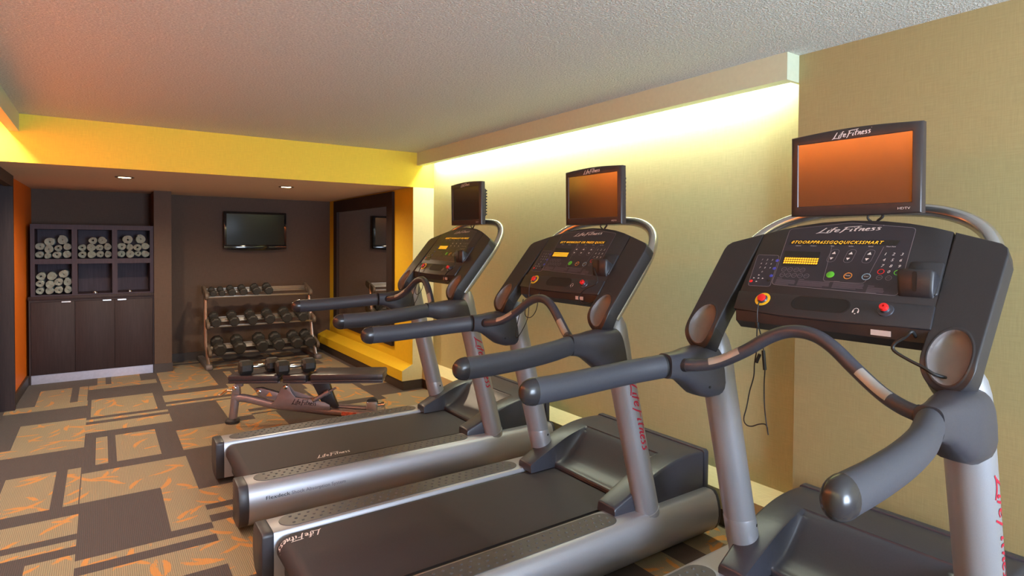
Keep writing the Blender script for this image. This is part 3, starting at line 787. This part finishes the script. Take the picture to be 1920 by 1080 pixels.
        for hx, hz in ((1.685, 1.056), (1.785, .985)):
            bm = NB(); add_lathe(bm, [(0, 0), (.005, 0), (.005, .002), (0, .002)], (hx, yj - s * .0415 if hx < 1.75 else yj - s * .0565, hz), (0, -s, 0), 8); finish('bolt_hole', bm, M['black'], br)
        bm = NB()
        pts = [(1.075, UPC + s * .452, 1.047), (1.2, UPC + s * .45, 1.048), (1.35, UPC + s * .444, 1.054), (1.48, UPC + s * .43, 1.062), (1.60, UPC + s * .402, 1.071)]
        add_tube(bm, pts, .0415, 24, .031, smooth=5); g = finish('handrail_grip', bm, M['grip'], root, ang=50)
        bm = NB(); secs = []
        for k in range(8):
            a = PI / 2 * k / 7; f = cos(a) ** .8 if k < 7 else .04; x = 1.076 - .052 * sin(a)
            secs.append([(x, UPC + s * .452 + .0320 * f * cos(b), 1.047 + .0428 * f * sin(b)) for b in (2 * PI * j / 24 for j in range(24))])
        add_loft(bm, secs); finish('end_cap', bm, M['capgloss'], g, ang=60)
        bm = NB(); add_tube(bm, [(1.598, UPC + s * .4025, 1.0712), (1.608, UPC + s * .400, 1.0718)], .0405, 20, .030); finish('joint_gasket', bm, M['black'], g)
    # --- sensor bar
    half = [(1.668, .375, 1.073), (1.672, .345, 1.076), (1.690, .300, 1.083), (1.714, .245, 1.102), (1.738, .170, 1.148), (1.752, .105, 1.195), (1.760, .052, 1.221), (1.763, .0, 1.229)]
    path = [(x, UPC + y, z) for x, y, z in half] + [(x, UPC - y, z) for x, y, z in half[-2::-1]]
    P = catmull(path, 5)
    bm = NB(); add_tube(bm, P, .0205, 16); sb = finish('sensor_bar', bm, M['plastic_soft'], root, ang=60)
    for s in (1, -1):
        Q = [p for p in P if .175 < s * (p.y - UPC) < .285]
        bm = NB(); secs = []
        for i, p in enumerate(Q):
            t = (Q[min(i + 1, len(Q) - 1)] - Q[max(i - 1, 0)]).normalized()
            n = Vector((-.75, 0, .6)); n = (n - t * n.dot(t)).normalized(); b = t.cross(n)
            secs.append([p + n * (.0215 * cos(a)) + b * (.0215 * sin(a)) for a in (rad(d) for d in (-42, -25, -8, 8, 25, 42))] + [p + n * .0150 + b * .0100, p + n * .0150 - b * .0100])
        add_loft(bm, secs); finish('sensor_plate', bm, M['plate'], sb)
        bm = NB(); q0 = Vector((1.668, UPC + s * .372, 1.073)); q1 = Vector((1.671, UPC + s * .350, 1.0755)); add_tube(bm, [q0, q1], .0235, 16); finish('bar_ferrule', bm, M['plastic'], sb)
    # --- console
    bm = NB()
    arc = [(-.303, .300), (-.25, .318), (-.18, .338), (-.10, .352), (0, .359), (.10, .353), (.18, .340), (.25, .322), (.305, .303)]
    add_prism(bm, [PP(u, t, -.055) for u, t in [*arc, (.323, .024), (-.288, .024)]], PP(0, 0, 0) - PP(0, 0, -.055), .004)
    con = finish('console', bm, M['plastic'], root)
    bm = NB(); add_prism(bm, [PP(u, t, -.06) for u, t in [(-.288, .027), (.322, .027), (.329, -.052), (.10, -.060), (-.10, -.060), (-.276, -.052)]], PP(0, 0, .006) - PP(0, 0, -.06), .004)
    for (u0, u1) in ((-.276, .330),):
        secs = [[PP(u, t, w) for t, w in ((-.055, .002), (-.082, -.022), (-.082, -.062), (-.05, -.062))] for u in (u0 + .01, u1 - .005)]
        add_loft(bm, secs)
    low = finish('lower_panel', bm, M['plastic'], con)
    bm = NB(); poly = []
    for k in range(11):
        a = PI / 2 + PI * k / 10; poly.append((-.05 + .026 * cos(a), -.003 + .026 * sin(a)))
    for k in range(11):
        a = -PI / 2 + PI * k / 10; poly.append((.076 + .026 * cos(a), -.003 + .026 * sin(a)))
    secs = [[PP(.013 + (u - .013) * f, t * f, w) for u, t in poly] for f, w in ((1.04, .0064), (1.0, .0072), (.96, .0066), (.9, .0062), (.02, .0061))]
    add_loft(bm, secs, True); finish('tray_slot_shade', bm, M['black'], con)  # black plate on the panel stands in for the shade inside the slot
    # overlay and print
    def plate(poly, w, mat, name, par, d=.0008, bev=0):
        bm = NB(); add_prism(bm, [PP(u, t, w - d) for u, t in poly], PP(0, 0, d) - PP(0, 0, 0), bev, 1); return finish(name, bm, mat, par)
    def ring(bm, pts, wd, w, closed=True):
        P = [Vector((u, t, 0)) for u, t in pts]; n = len(P); A = []; B = []
        for i in range(n):
            a = P[i - 1] if (i or closed) else P[0]; c = P[(i + 1) % n] if (closed or i < n - 1) else P[i]
            t_ = (c - a).normalized(); nn = Vector((-t_.y, t_.x, 0))
            q = P[i] + nn * wd / 2; r = P[i] - nn * wd / 2
            A.append(bm.verts.new(PP(q.x, q.y, w))); B.append(bm.verts.new(PP(r.x, r.y, w)))
        for i in range(n if closed else n - 1):
            j = (i + 1) % n; bm.faces.new((A[i], B[i], B[j], A[j]))
    def rounded(c, r, n=4):
        out = []; m_ = len(c)
        for i in range(m_):
            p = Vector((*c[i], 0)); a = Vector((*c[i - 1], 0)); b = Vector((*c[(i + 1) % m_], 0))
            d0 = (a - p).normalized() * r; d1 = (b - p).normalized() * r
            for k in range(n + 1):
                f = k / n; out.append(tuple((p + d0 * (1 - f) ** 2 + d1 * f ** 2).to_2d()))
        return out
    def circ(u, t, r, n=16): return [(u + r * cos(2 * PI * k / n), t + r * sin(2 * PI * k / n)) for k in range(n)]
    OV = rounded([(-.207, .320), (0, .345), (.203, .318), (.219, .054), (-.180, .066)], .014)
    ov = plate(OV, .0008, M['overlay'], 'overlay', con)
    TL = rounded([(-.285, .197), (-.200, .195), (-.182, .056), (-.266, .054)], .010)
    plate(TL, .0008, M['overlay'], 'remote_overlay', con)
    DEC = .0014
    bm = NB()
    ring(bm, OV, .0016, DEC); ring(bm, TL, .0014, DEC)
    ring(bm, [(.028, .245), (.036, .09)][0:1] + [(.032, .095), (.026, .092)][0:0] + rounded([(.026, .085), (-.030, .0855), (-.118, .0855), (-.118, .0855)], .001)[0:0] + [(-.030, .24), (.030, .085)][0:0] + [(.0, 0)][0:0], .001, DEC) if False else None
    ring(bm, [(-.030, .243), (-.012, .100), (-.006, .093), (.0, .0925), (.1, .0915), (.112, .0935), (.117, .100), (.131, .240)][0:8], .0014, DEC, False)
    for u, t in ((-.014, .200), (.040, .200), (.097, .200)): ring(bm, rounded([(u - .011, t + .027), (u + .016, t + .027), (u + .012, t - .027), (u - .015, t - .027)], .013, 5), .0012, DEC)
    for u, t in [(x, y) for y, xs in ((.134, (-.160, -.138, -.115, -.094)), (.110, (-.157, -.136, -.115, -.094, -.072))) for x in xs]: ring(bm, circ(u, t, .0088, 12), .0012, DEC)
    for u, t in ((.152, .118), (.178, .118)): ring(bm, circ(u, t, .0085, 12), .0012, DEC)
    decal('outline_print', bm, M['line'], con)
    bm = NB()
    U = lambda a, b: PP(a, b, DEC + .0004)
    for i, d in enumerate('123456789'):
        c, r = i % 3, i // 3; add_text(bm, d, U, .0108, None, .2, .1435 + c * .0235 + r * .0022, .206 - r * .0235, True)
    add_text(bm, '0', U, .0108, None, .2, .1715, .1365, True)
    for i, d in enumerate('123456789'):
        c, r = i % 3, i // 3; add_text(bm, d, U, .0068, None, .2, -.258 + c * .0195 + r * .0025, .171 - r * .0185, True)
    add_text(bm, '0', U, .0065, None, .2, -.237, .1155, True)
    for u, t in ((-.014, .211), (.040, .211), (.097, .211)): bm.faces.new([bm.verts.new(U(u + a, t + b)) for a, b in ((-.006, -.004), (.007, -.004), (.0015, .007))])
    for u, t in ((-.015, .188), (.038, .188), (.096, .188)): bm.faces.new([bm.verts.new(U(u + a, t + b)) for a, b in ((-.006, .004), (-.0005, -.006), (.006, .004))])
    for s, u in (('Calories', -.147), ('Distance', -.093), ('Time', -.029), ('Incline', .032), ('Speed', .092), ('Heart Rate', .152)): add_text(bm, s, U, .0042, None, .1, u, .2395, True)
    for u, t in ((-.242, .103), (-.256, .089), (-.238, .089), (-.222, .089), (-.240, .074)): bm.faces.new([bm.verts.new(U(u + a, t + b)) for a, b in ((-.003, -.003), (.004, 0), (-.003, .003))])
    # headphone symbol beside the tray slot
    H = lambda a, b: PP(.126 + a, -.016 + b, .0072)
    ring_pts = [(.0085 * cos(a), .0095 * sin(a) + .001) for a in (PI * k / 12 for k in range(13))]
    for a, b in zip(ring_pts, ring_pts[1:]):
        bm.faces.new([bm.verts.new(H(*q)) for q in (a, b, (b[0] * .8, b[1] * .82), (a[0] * .8, a[1] * .82))])
    for s in (-1, 1): bm.faces.new([bm.verts.new(H(s * a, b)) for a, b in ((.0095, .002), (.0055, .002), (.0055, -.007), (.0095, -.007))])
    bm.faces.new([bm.verts.new(H(a, b)) for a, b in ((-.003, -.009), (.003, -.009), (0, -.013))])
    decal('key_lettering', bm, M['legend'], con)
    bm = NB()
    for u0, u1, t0 in ((-.170, -.100, .087), (-.092, .014, .087), (.024, .118, .086), (.130, .180, .076)):
        for k in range(5):
            e = u1 - (0.02 if k == 4 else random.uniform(0, .006)); t = t0 - k * .0046
            bm.faces.new([bm.verts.new(U(a, b)) for a, b in ((u0, t), (e, t - .001), (e, t + .0018), (u0, t + .0028))])
        bm.faces.new([bm.verts.new(U(a, b)) for a, b in ((u0, t0 + .006), (u0 + .018, t0 + .006), (u0 + .018, t0 + .009), (u0, t0 + .009))])
    for t, xs in ((.134, (-.160, -.138, -.115, -.094)), (.110, (-.157, -.136, -.115, -.094, -.072)), (.118, (.152, .178))):
        for x in xs: bm.faces.new([bm.verts.new(U(x + a, t + b)) for a, b in ((-.006, -.0012), (.006, -.0012), (.006, .0012), (-.006, .0012))])
    add_text(bm, 'iPod / TV', U, .0048, None, .1, -.240, .1865, True) if False else None
    decal('fine_print', bm, M['legend_dim'], con)
    bm = NB(); add_logo(bm, lambda a, b: PP(-.104 + a, .299 + b + a * .05, DEC + .0004), .208, .024, .14); decal('console_lettering', bm, M['logo'], con)
    plate(rounded([(-.182, .268), (.170, .268), (.166, .247), (-.186, .247)], .003), .0012, M['window'], 'display_window', con)
    plate(rounded([(-.187, .217), (-.060, .215), (-.052, .156), (-.176, .150)], .003), .0012, M['window'], 'profile_window', con)
    bm = NB()
    for r in range(3):
        for k in range(15):
            u = -.176 + k * .0081 + r * .0012; t = .180 - r * .0098
            bm.faces.new([bm.verts.new(U(u + a, t + b)) for a, b in ((0, 0), (.0062, 0), (.0067, .0072), (.0005, .0072))])
    decal('profile_segments', bm, M['amber'], con)
    def button(name, u, t, r, mat, h=.004, w=.0012, n=18):
        bm = NB(); add_lathe(bm, [(0, 0), (r, 0), (r, h * .6), (r * .8, h), (0, h)], PP(u, t, w), PP(0, 0, 1) - PP(0, 0, 0), n); return finish(name, bm, mat, con)
    button('start_button', .004, .120, .0125, M['green'], .003)
    for u, m_, nm, s in ((.060, 'orange_btn', 'pause_button', 'Pause'), (.115, 'blue_btn', 'cool_down_button', 'Cool')):
        b_ = button(nm, u, .118, .0105, M['overlay'], .002)
        bm = NB(); ring(bm, circ(u, .118, .0118, 20), .0028, .0026); decal('button_ring', bm, M[m_], con)
        bm = NB(); add_text(bm, s, lambda a, b: PP(a, b, .0036), .0045, None, 0, u, .1165, True); decal('button_print', bm, M['legend'], con)
    for u, t, m_ in ((.1505, .1405, 'red'), (.197, .1395, 'green')):
        bm = NB(); ring(bm, circ(u, t, .009, 16), .0022, DEC + .0006); decal('button_ring', bm, M[m_], con)
    for u, t in ((-.200, .172), (-.197, .136), (-.196, .103)): button('blue_key', u, t, .0062, M['blue_key'], .0012, .0010, 12)
    button('power_key', -.262, .075, .0062, M['red'], .0012, .0010, 12)
    button('yellow_key', -.198, .083, .0058, M['window'], .0012, .0010, 12)
    # emergency stop and key switch
    nrm = PP(0, 0, 1) - PP(0, 0, 0)
    bm = NB(); add_lathe(bm, [(.0185, 0), (.0265, 0), (.0265, .0012), (.0185, .0016)], PP(-.183, -.003, .006), nrm, 28); finish('stop_ring', bm, M['yellow_ring'], con)
    bm = NB(); add_lathe(bm, [(0, 0), (.0185, 0), (.015, .006), (.0, .006)], PP(-.183, -.003, .0062), nrm, 22); finish('stop_base', bm, M['plastic_soft'], con)
    bm = NB(); add_lathe(bm, [(0, .005), (.0125, .005), (.0145, .009), (.0135, .0135), (.009, .0150), (0, .0155)], PP(-.183, -.003, .0062), nrm, 22); finish('stop_button', bm, M['red'], con)
    bm = NB(); add_lathe(bm, [(0, 0), (.022, 0), (.021, .003), (.013, .0045), (.0105, .014), (0, .014)], PP(.205, -.004, .0062), nrm, 22); finish('key_switch', bm, M['plastic_soft'], con)
    bm = NB(); add_lathe(bm, [(0, .012), (.0115, .012), (.0125, .0165), (.0110, .0225), (.0035, .0235), (.0030, .018), (0, .018)], PP(.205, -.004, .0062), nrm, 20); finish('switch_cap', bm, M['red'], con)
    bm = NB(); secs = [[PP(u, t, w) for t, w in ((-.066, -.0065), (-.078, -.017), (-.0785, -.0165), (-.0665, -.0060))] for u in (.178, .232)]; add_loft(bm, secs); finish('port_sticker', bm, M['sticker_white'], con)
    # device cradle
    bm = NB(); add_prism(bm, [PP(u, t, -.01) for u, t in rounded([(.222, .182), (.310, .182), (.318, .062), (.224, .060)], .010)], nrm * .016, .002, 1)
    prof = [(.122, -.004), (.120, .046), (.116, .054), (.108, .056), (.066, .021), (.056, .009), (.054, -.004)]
    us = [(.2165, .78), (.2185, .92), (.226, 1.), (.304, 1.), (.3115, .92), (.3135, .78)]
    secs = [[PP(u - (.118 - t) * .06 * (1 if u < .26 else -1) * -1, .088 + (t - .088) * (f if w > 0 else 1), max(w * f, w if w < 0 else 0)) for t, w in prof] for u, f in us]
    add_loft(bm, secs); cr = finish('device_cradle', bm, M['plastic'], con, ang=50)
    bm = NB(); pts = rounded([(.2595, .106), (.2715, .106), (.2715, .062), (.2595, .062)], .0055, 4)
    fw = lambda t: .021 + (t - .066) * (.056 - .021) / (.108 - .066) if t > .066 else .009 + (t - .056) * 1.2
    add_loft(bm, [[PP(u, t, fw(t) + .0004) for u, t in pts], [PP(u, t, fw(t) + .0012) for u, t in pts]]); finish('cradle_slot', bm, M['black'], cr)
    bm = NB(); add_prism(bm, [PP(u, .1222 - .002 * (w > .03), w) for u, w in ((.230, .006), (.300, .006), (.298, .040), (.232, .040))], PP(0, .001, 0) - PP(0, 0, 0)); finish('cradle_pocket_shade', bm, M['black'], cr)  # dark plane on the closed top imitates the shaded pocket opening
    # --- console wings with carved cup holders
    for s in (1, -1):
        uo = (-.007, 0)[s > 0]
        def top_t(u): return min(.303 - (u - .309) * .36, .262 - (u - .425) * 1.0 if u > .425 else 1, .246 - (u - .441) * 4 if u > .441 else 1)
        U0, U1 = .3075, .4495
        cu, rw = .386, .064
        def bot_t(u):
            q = max(-1, min(1, (u - cu) / .0635)); return -.135 - .095 * math.sqrt(max(0, 1 - q * q))
        def inner_u(t): # inner edge sweeps outwards lower down
            return U0 + (.0135 * min(1, max(0, (.30 - t) / .36)))
        NU, NT = 84, 190
        def surf(u, t):
            d = 0; 
            if t >= -.115: P = PP(u, t, 0); n = nrm.copy()
            else:
                f = (-.115 - t) / .115; r = .115
                P = PP(u, -.115 - r * sin(f), -r * (1 - cos(f)))
                n = (nrm * cos(f) - (PP(0, 1, 0) - PP(0, 0, 0)) * sin(f)).normalized()
            return P, n
        CUPC, CRU, CRT = -.122, .0475, .080
        rows = []; inside = []
        for i in range(NT + 1):
            row = []; ins = []
            for j in range(NU + 1):
                fu = j / NU; u = U0 + (U1 - U0) * fu
                tb, tt = bot_t(U0 + .0135 + (U1 - U0 - .0135) * fu), top_t(u)
                fi = i / NT; t = tb + (tt - tb) * fi
                u2 = inner_u(t) + (U1 - inner_u(t)) * fu
                q = math.hypot((u2 - cu) / CRU, (t - CUPC) / CRT)
                if .972 < q < 1.028:
                    u2 = cu + (u2 - cu) / q; t = CUPC + (t - CUPC) / q; q = 1.
                P, n = surf(u2, t)
                dep = 0
                if q < 1: dep = .034 * (1 - q * q) ** .55
                elif q < 1.12: dep = -.0012 * sin(PI * (q - 1) / .12)
                Pd = P - n * dep
                # round the outline
                e = min(fu, 1 - fu) * (U1 - U0); e2 = min((t - tb), (tt - t))
                m_ = min(e, e2)
                if m_ < .006: Pd = Pd - n * (.006 - math.sqrt(max(0, .006 ** 2 - (.006 - m_) ** 2)))
                Pd = Vector((Pd.x, -s * (u2 + uo), Pd.z)); row.append(Pd); ins.append(q <= 1.0)
            rows.append(row); inside.append(ins)
        bm = NB(); bm2 = NB()
        V = [[bm.verts.new(p) for p in r] for r in rows]
        V2 = {}
        for i in range(NT):
            for j in range(NU):
                if all((inside[i][j], inside[i + 1][j], inside[i][j + 1], inside[i + 1][j + 1])):
                    q = []
                    for a, b in ((i, j), (i + 1, j), (i + 1, j + 1), (i, j + 1)):
                        if (a, b) not in V2: V2[(a, b)] = bm2.verts.new(rows[a][b])
                        q.append(V2[(a, b)])
                    bm2.faces.new(q)
                else: bm.faces.new((V[i][j], V[i + 1][j], V[i + 1][j + 1], V[i][j + 1]))
        # sides and back
        loop = [(0, j) for j in range(NU + 1)] + [(i, NU) for i in range(1, NT + 1)] + [(NT, j) for j in range(NU - 1, -1, -1)] + [(i, 0) for i in range(NT - 1, 0, -1)]
        back = []
        for (i, j) in loop:
            p = rows[i][j]; th = .052
            # direction straight back from the panel, more downwards-forward at the nose
            back.append(bm.verts.new(p - nrm * th))
        n = len(loop)
        for k in range(n):
            a, b = loop[k], loop[(k + 1) % n]
            bm.faces.new((V[a[0]][a[1]], V[b[0]][b[1]], back[(k + 1) % n], back[k]))
        bm.faces.new(back)
        for v in [v for v in bm.verts if not v.link_faces]: bm.verts.remove(v)
        wing = finish('console_wing', bm, M['plastic'], root, ang=60)
        finish('cup_holder', bm2, M['cup'], wing, ang=80)
    # --- television arm, television
    arm = [(.418, -.12), (.418, .0), (.417, .12), (.412, .22), (.395, .295), (.366, .357), (.318, .407), (.255, .442), (.185, .462), (.10, .470)]
    path = [PP(u - .004, t, -.078) for u, t in arm] + [PP(0, .472, -.078)] + [PP(-u - .004, t, -.078) for u, t in arm[::-1]]
    bm = NB(); add_tube(bm, path, .0225, 16, smooth=4); finish('television_arm', bm, M['tube'], root, ang=60)
    TZ0, TZ1, TY0, TY1, TX = 1.599, 1.889, -.205, .2215, 2.104
    bm = NB(); yc = (TY0 + TY1) / 2
    def out(o): # bezel outline, arched top
        P = []
        for k in range(13):
            f = k / 12; P.append((TY0 - o + (TY1 - TY0 + 2 * o) * f, TZ1 + o + .010 * sin(PI * f)))
        for k in range(13):
            f = 1 - k / 12; P.append((TY0 - o + (TY1 - TY0 + 2 * o) * f, TZ0 - o - .003 * sin(PI * f)))
        return P
    SC_ = [(TY0 + .028, TZ1 - .031), (TY1 - .028, TZ1 - .031), (TY1 - .028, TZ0 + .036), (TY0 + .028, TZ0 + .036)]
    def scr(o, x):
        a, b, c, d = TY0 + .028 - o, TY1 - .028 + o, TZ1 - .029 + o, TZ0 + .036 - o
        P = [(x, a + (b - a) * k / 12, c) for k in range(13)] + [(x, b + (a - b) * k / 12, d) for k in range(13)]
        return P
    def sx(z): return TX + (1.889 - z) * .02
    def o3(o, dx): return [(sx(z) + dx, y, z) for y, z in out(o)]
    secs = [[(sx(z) + .0028, y, z) for x, y, z in scr(0, 0)], [(sx(z), y, z) for x, y, z in scr(.002, 0)], o3(-.006, 0), o3(-.001, .004), o3(0, .012), o3(-.001, .034), o3(-.012, .042), [(sx(z) + .043, y, z) for y, z in [((y - yc) * .8 + yc, (z - 1.744) * .8 + 1.744) for y, z in out(-.012)]]]
    add_loft(bm, secs, True); bmesh.ops.delete(bm, geom=[f for f in bm.faces if len(f.verts) == 26 and f.calc_center_median().x < TX + .02], context='FACES')
    tvb = finish('television', bm, M['bezel'], root, ang=50)
    bm = NB(); add_box(bm, (TX + .058, yc, 1.75), (.034, .34, .19), .008)
    for k in range(9): add_box(bm, (TX + .066, TY0 + .047, 1.67 + k * .02), (.022, .016, .010))
    finish('rear_housing', bm, M['plastic'], tvb)
    bm = NB(); add_prism(bm, [(sx(z) + .0030, y, z) for y, z in [(TY0 + .024, TZ1 - .025), (TY1 - .024, TZ1 - .025), (TY1 - .024, TZ0 + .032), (TY0 + .024, TZ0 + .032)]], (.004, 0, 0)); finish('screen', bm, M['screen'], tvb)
    F = lambda a, b: (sx(b) - .0006, yc - a, b)
    bm = NB(); add_logo(bm, lambda a, b: F(a - .064, b + 1.866 + .03 * a), .128, .022, .15); decal('bezel_lettering', bm, M['logo'], tvb)
    bm = NB(); add_text(bm, 'HDTV', F, .0075, .036, 0, .146, 1.6125); decal('badge_lettering', bm, M['logo'], tvb)
    bm = NB(); add_tube(bm, [(TX + .09, yc, 1.70), PP(0, .470, -.078)], .028, 12); add_box(bm, (TX + .085, yc, 1.70), (.02, .10, .10), .004); finish('television_mount', bm, M['plastic'], root)
    bm = NB()
    add_tube(bm, [(TX + .03, -.045, 1.61), (TX + .022, -.040, 1.588), (TX + .03, -.052, 1.572), PP(.058, .345, -.03)], .0035, 8, smooth=4)
    add_tube(bm, [(TX + .03, -.075, 1.61), (TX + .02, -.088, 1.592), (TX + .022, -.070, 1.575), PP(.075, .343, -.03)], .0045, 8, smooth=4)
    finish('television_cable', bm, M['cable'], root)
    # --- side panel print
    return root, belt
tm0, belt0 = make_treadmill()
POS = {1: ((.012, 3.67), -.774, 1.011), 2: ((0, 2.308), .127, .996), 3: ((.007, .976), .982, 1.0)}
LAB = {1: 'silver and black treadmill beside the weight bench, with a dark grey screen', 2: 'silver and black treadmill between the other two treadmills, with an orange reflection on its screen',
       3: 'silver and black treadmill closest to the viewer, with the largest console and screen'}
def place(o, k):
    (dx, dy), a, sz = POS[k]; a = rad(a)
    o.location = (dx + cos(a) * XC, dy + sin(a) * XC, 0); o.rotation_euler = (0, 0, a); o.scale = (1, 1, sz)
    tag(o, LAB[k], 'treadmill', 'treadmills facing the right wall')
T = {2: tm0, 1: copy_tree(tm0), 3: copy_tree(tm0)}
for k in T: place(T[k], k)
SHIFT = Vector((-XC, 0, 0))
def kid(k, name): return [c for c in children(T[k]) if c.name.split('.')[0] == name]
MSG = {1: 'SELECT WORKOUT OR PRESS', 2: 'ECT WORKOUT OR PRESS QUICK', 3: '0TOORPPR6SSGQQUICKSSMART'}
WD = {1: (-.178, .155), 2: (-.178, .158), 3: (-.178, .122)}
for k in T:
    con = kid(k, 'console')[0]
    bm = NB(); add_text(bm, MSG[k], lambda a, b: PP(a, b, .0020), .0128, WD[k][1] - WD[k][0], .28, WD[k][0], .2515); decal('display_text', bm, M['amber'], con)
    # Flexdeck print curved onto the near rail
    rails = kid(k, 'side_rail'); near = [r for r in rails if sum(v.co.y for v in r.data.vertices) < 0][0]
    prof = [Vector((-(o) + RC, z, 0)) for o, z in PROF[4:12]]
    acc = [0]
    for a, b in zip(prof, prof[1:]): acc.append(acc[-1] + (b - a).length)
    def onside(a, b):
        s = .098 - b
        for i in range(len(prof) - 1):
            if acc[i] <= s <= acc[i + 1]:
                f = (s - acc[i]) / (acc[i + 1] - acc[i]); q = prof[i].lerp(prof[i + 1], f); d = (prof[i + 1] - prof[i]).normalized(); n = Vector((-abs(d.y), abs(d.x), 0))
                q = q + Vector((-abs(d.y), d.x if False else abs(d.x), 0)) * .0012 if True else q
                return (.68 + a, q.x, q.y)
        return (.68 + a, prof[-1].x, prof[-1].y)
    bm = NB(); add_text(bm, 'Flexdeck', onside, .017, .118, 0, 0, 0); decal('rail_lettering', bm, M['logo_black'], near)
    bm = NB(); add_text(bm, 'Shock Absorption System', onside, .017, .285, 0, .126, 0); decal('rail_lettering', bm, M['legend_dim'], near)
    belt = kid(k, 'running_belt')[0]
    bm = NB()
    if k == 1:
        add_logo(bm, lambda a, b: (1.01 + a, RC - .235 + b, .2398), .20, .050, .13)
    elif k == 2:
        def wrap(a, b):
            L = .785 - a; y = RC + .262 - b
            if L >= .657: return (L, y, .2398)
            f = (.657 - L) / .0542; return (.657 - .0542 * sin(f), y, .186 + .0542 * cos(f))
        add_logo(bm, wrap, .20, .05, .13)
    else:
        add_logo(bm, lambda a, b: (1.3 + a, RC - .235 + b, .2398), .20, .05, .13)
    decal('belt_lettering', bm, M['logo'], belt)
    # safety lanyard and audio lead
    bm = NB()
    e = PP(-.183, -.018, .016)
    if k == 3:
        add_tube(bm, [e, PP(-.180, -.034, .020), (1.831, .178, 1.268), (1.832, .178, 1.223), (1.838, .182, 1.188), (1.85, .190, 1.132), (1.85, .197, 1.085), (1.85, .199, 1.04), (1.85, .214, .985), (1.85, .224, .93), (1.85, .235, .885), (1.85, .226, .866), (1.85, .205, .865), (1.85, .178, .879), (1.85, .157, .885), (1.85, .147, .878), (1.85, .144, .860), (1.85, .142, .852), (1.85, .146, .870), (1.85, .157, .94), (1.85, .160, 1.02), (1.85, .158, 1.085), (1.85, .166, 1.15), (1.84, .172, 1.20), (1.832, .177, 1.222)], .0022, 6, smooth=4)
        add_tube(bm, [(1.85, .165, 1.135), (1.85, .158, 1.07)], .006, 8); add_tube(bm, [(1.85, .178, 1.12), (1.85, .190, 1.09)], .006, 8); add_box(bm, (1.832, .178, 1.222), (.01, .012, .02), .002)
    else:
        add_tube(bm, [e, PP(-.180, -.034, .020), (1.831, .178, 1.268), (1.832, .180, 1.225), (1.836, .185, 1.17), (1.83, .19, 1.10), (1.80, .205, 1.03), (1.79, .23, 1.00), (1.80, .25, 1.03), (1.82, .255, 1.10), (1.85, .255, 1.20)], .0022, 6, smooth=4)
        add_tube(bm, [(1.83, .09, 1.25), (1.82, .10, 1.16), (1.80, .12, 1.12), (1.79, .15, 1.125), (1.80, .165, 1.16), (1.83, .168, 1.22)], .0022, 6, smooth=4)
        add_box(bm, (1.832, .18, 1.222), (.01, .012, .02), .002)
    finish('safety_lanyard', bm, M['cable'], T[k], ang=60)
    bm = NB()
    if k == 3: add_tube(bm, [PP(.292, -.068, -.02), (1.80, -.300, 1.263), (1.795, -.286, 1.247), (1.79, -.262, 1.226), (1.788, -.261, 1.207), (1.785, -.297, 1.188), (1.782, -.336, 1.173), (1.782, -.36, 1.160), (1.80, -.381, 1.152)], .0045, 8, smooth=4)
    else: add_tube(bm, [PP(.262, .062, .05), (1.84, -.327, 1.325), (1.83, -.262, 1.292), (1.825, -.222, 1.254), (1.825, -.233, 1.228), (1.825, -.272, 1.221), (1.825, -.317, 1.237), PP(.325, -.068, -.01)], .0035, 8, smooth=5)
    finish('audio_cable', bm, M['cable'], T[k], ang=60)
SHIFT = Vector((0, 0, 0))

# ------------------------------------------------------------------ lights
def area(name, loc, d, sx, sy, W, col):
    l = bpy.data.lights.new(name, 'AREA'); l.shape = 'RECTANGLE'; l.size = sx; l.size_y = sy; l.energy = W; l.color = col
    o = bpy.data.objects.new(name, l); COL.objects.link(o); o.location = loc
    d = Vector(d).normalized()
    z = -d; x = Vector((0, 1, 0)); x = (x - z * x.dot(z)).normalized() if abs(z.y) < .9 else Vector((1, 0, 0)); y = z.cross(x)
    o.rotation_euler = Matrix((x, y, z)).transposed().to_euler()
    return o
area('cove_strip_right', (2.735, 3.53, 2.335), (.35, 0, -1), 3.8, .05, 37, (.93, 1., .82))
area('cove_strip_left', (-.585, 1.45, 2.335), (-.35, 0, -1), 7.8, .05, 120, (1., .93, .82))
area('window_daylight', (1.3, -2.72, 1.4), (0, 1, .75), 1.86, 1.26, 290, (.66, .80, 1.))
w = bpy.data.worlds.new('World'); SC.world = w; w.use_nodes = True
w.node_tree.nodes['Background'].inputs[0].default_value = (.5, .6, .8, 1); w.node_tree.nodes['Background'].inputs[1].default_value = .3

# ------------------------------------------------------------------ camera
cam = bpy.data.cameras.new('camera'); co = bpy.data.objects.new('camera', cam); COL.objects.link(co)
yaw, pitch, roll = rad(34.65336), rad(-1.13635), rad(.37238)
f = Vector((sin(yaw) * cos(pitch), cos(yaw) * cos(pitch), sin(pitch))); r = Vector((cos(yaw), -sin(yaw), 0)); u = r.cross(f)
r2 = r * cos(roll) + u * sin(roll); u2 = -r * sin(roll) + u * cos(roll)
Mx = Matrix((r2, u2, -f)).transposed().to_4x4(); Mx.translation = Vector((0, 0, 1.5)); co.matrix_world = Mx
cam.sensor_width = 36; cam.sensor_fit = 'HORIZONTAL'; cam.lens = 1114.698 / 1920 * 36
cam.shift_y = -(540 - 475.381) / 1920; cam.shift_x = 0; cam.clip_start = .02
SC.camera = co
vs_ = SC.view_settings
vs_.view_transform = 'Standard'; vs_.look = 'None'; vs_.gamma = 1; vs_.use_curve_mapping = False; vs_.exposure = 0.5
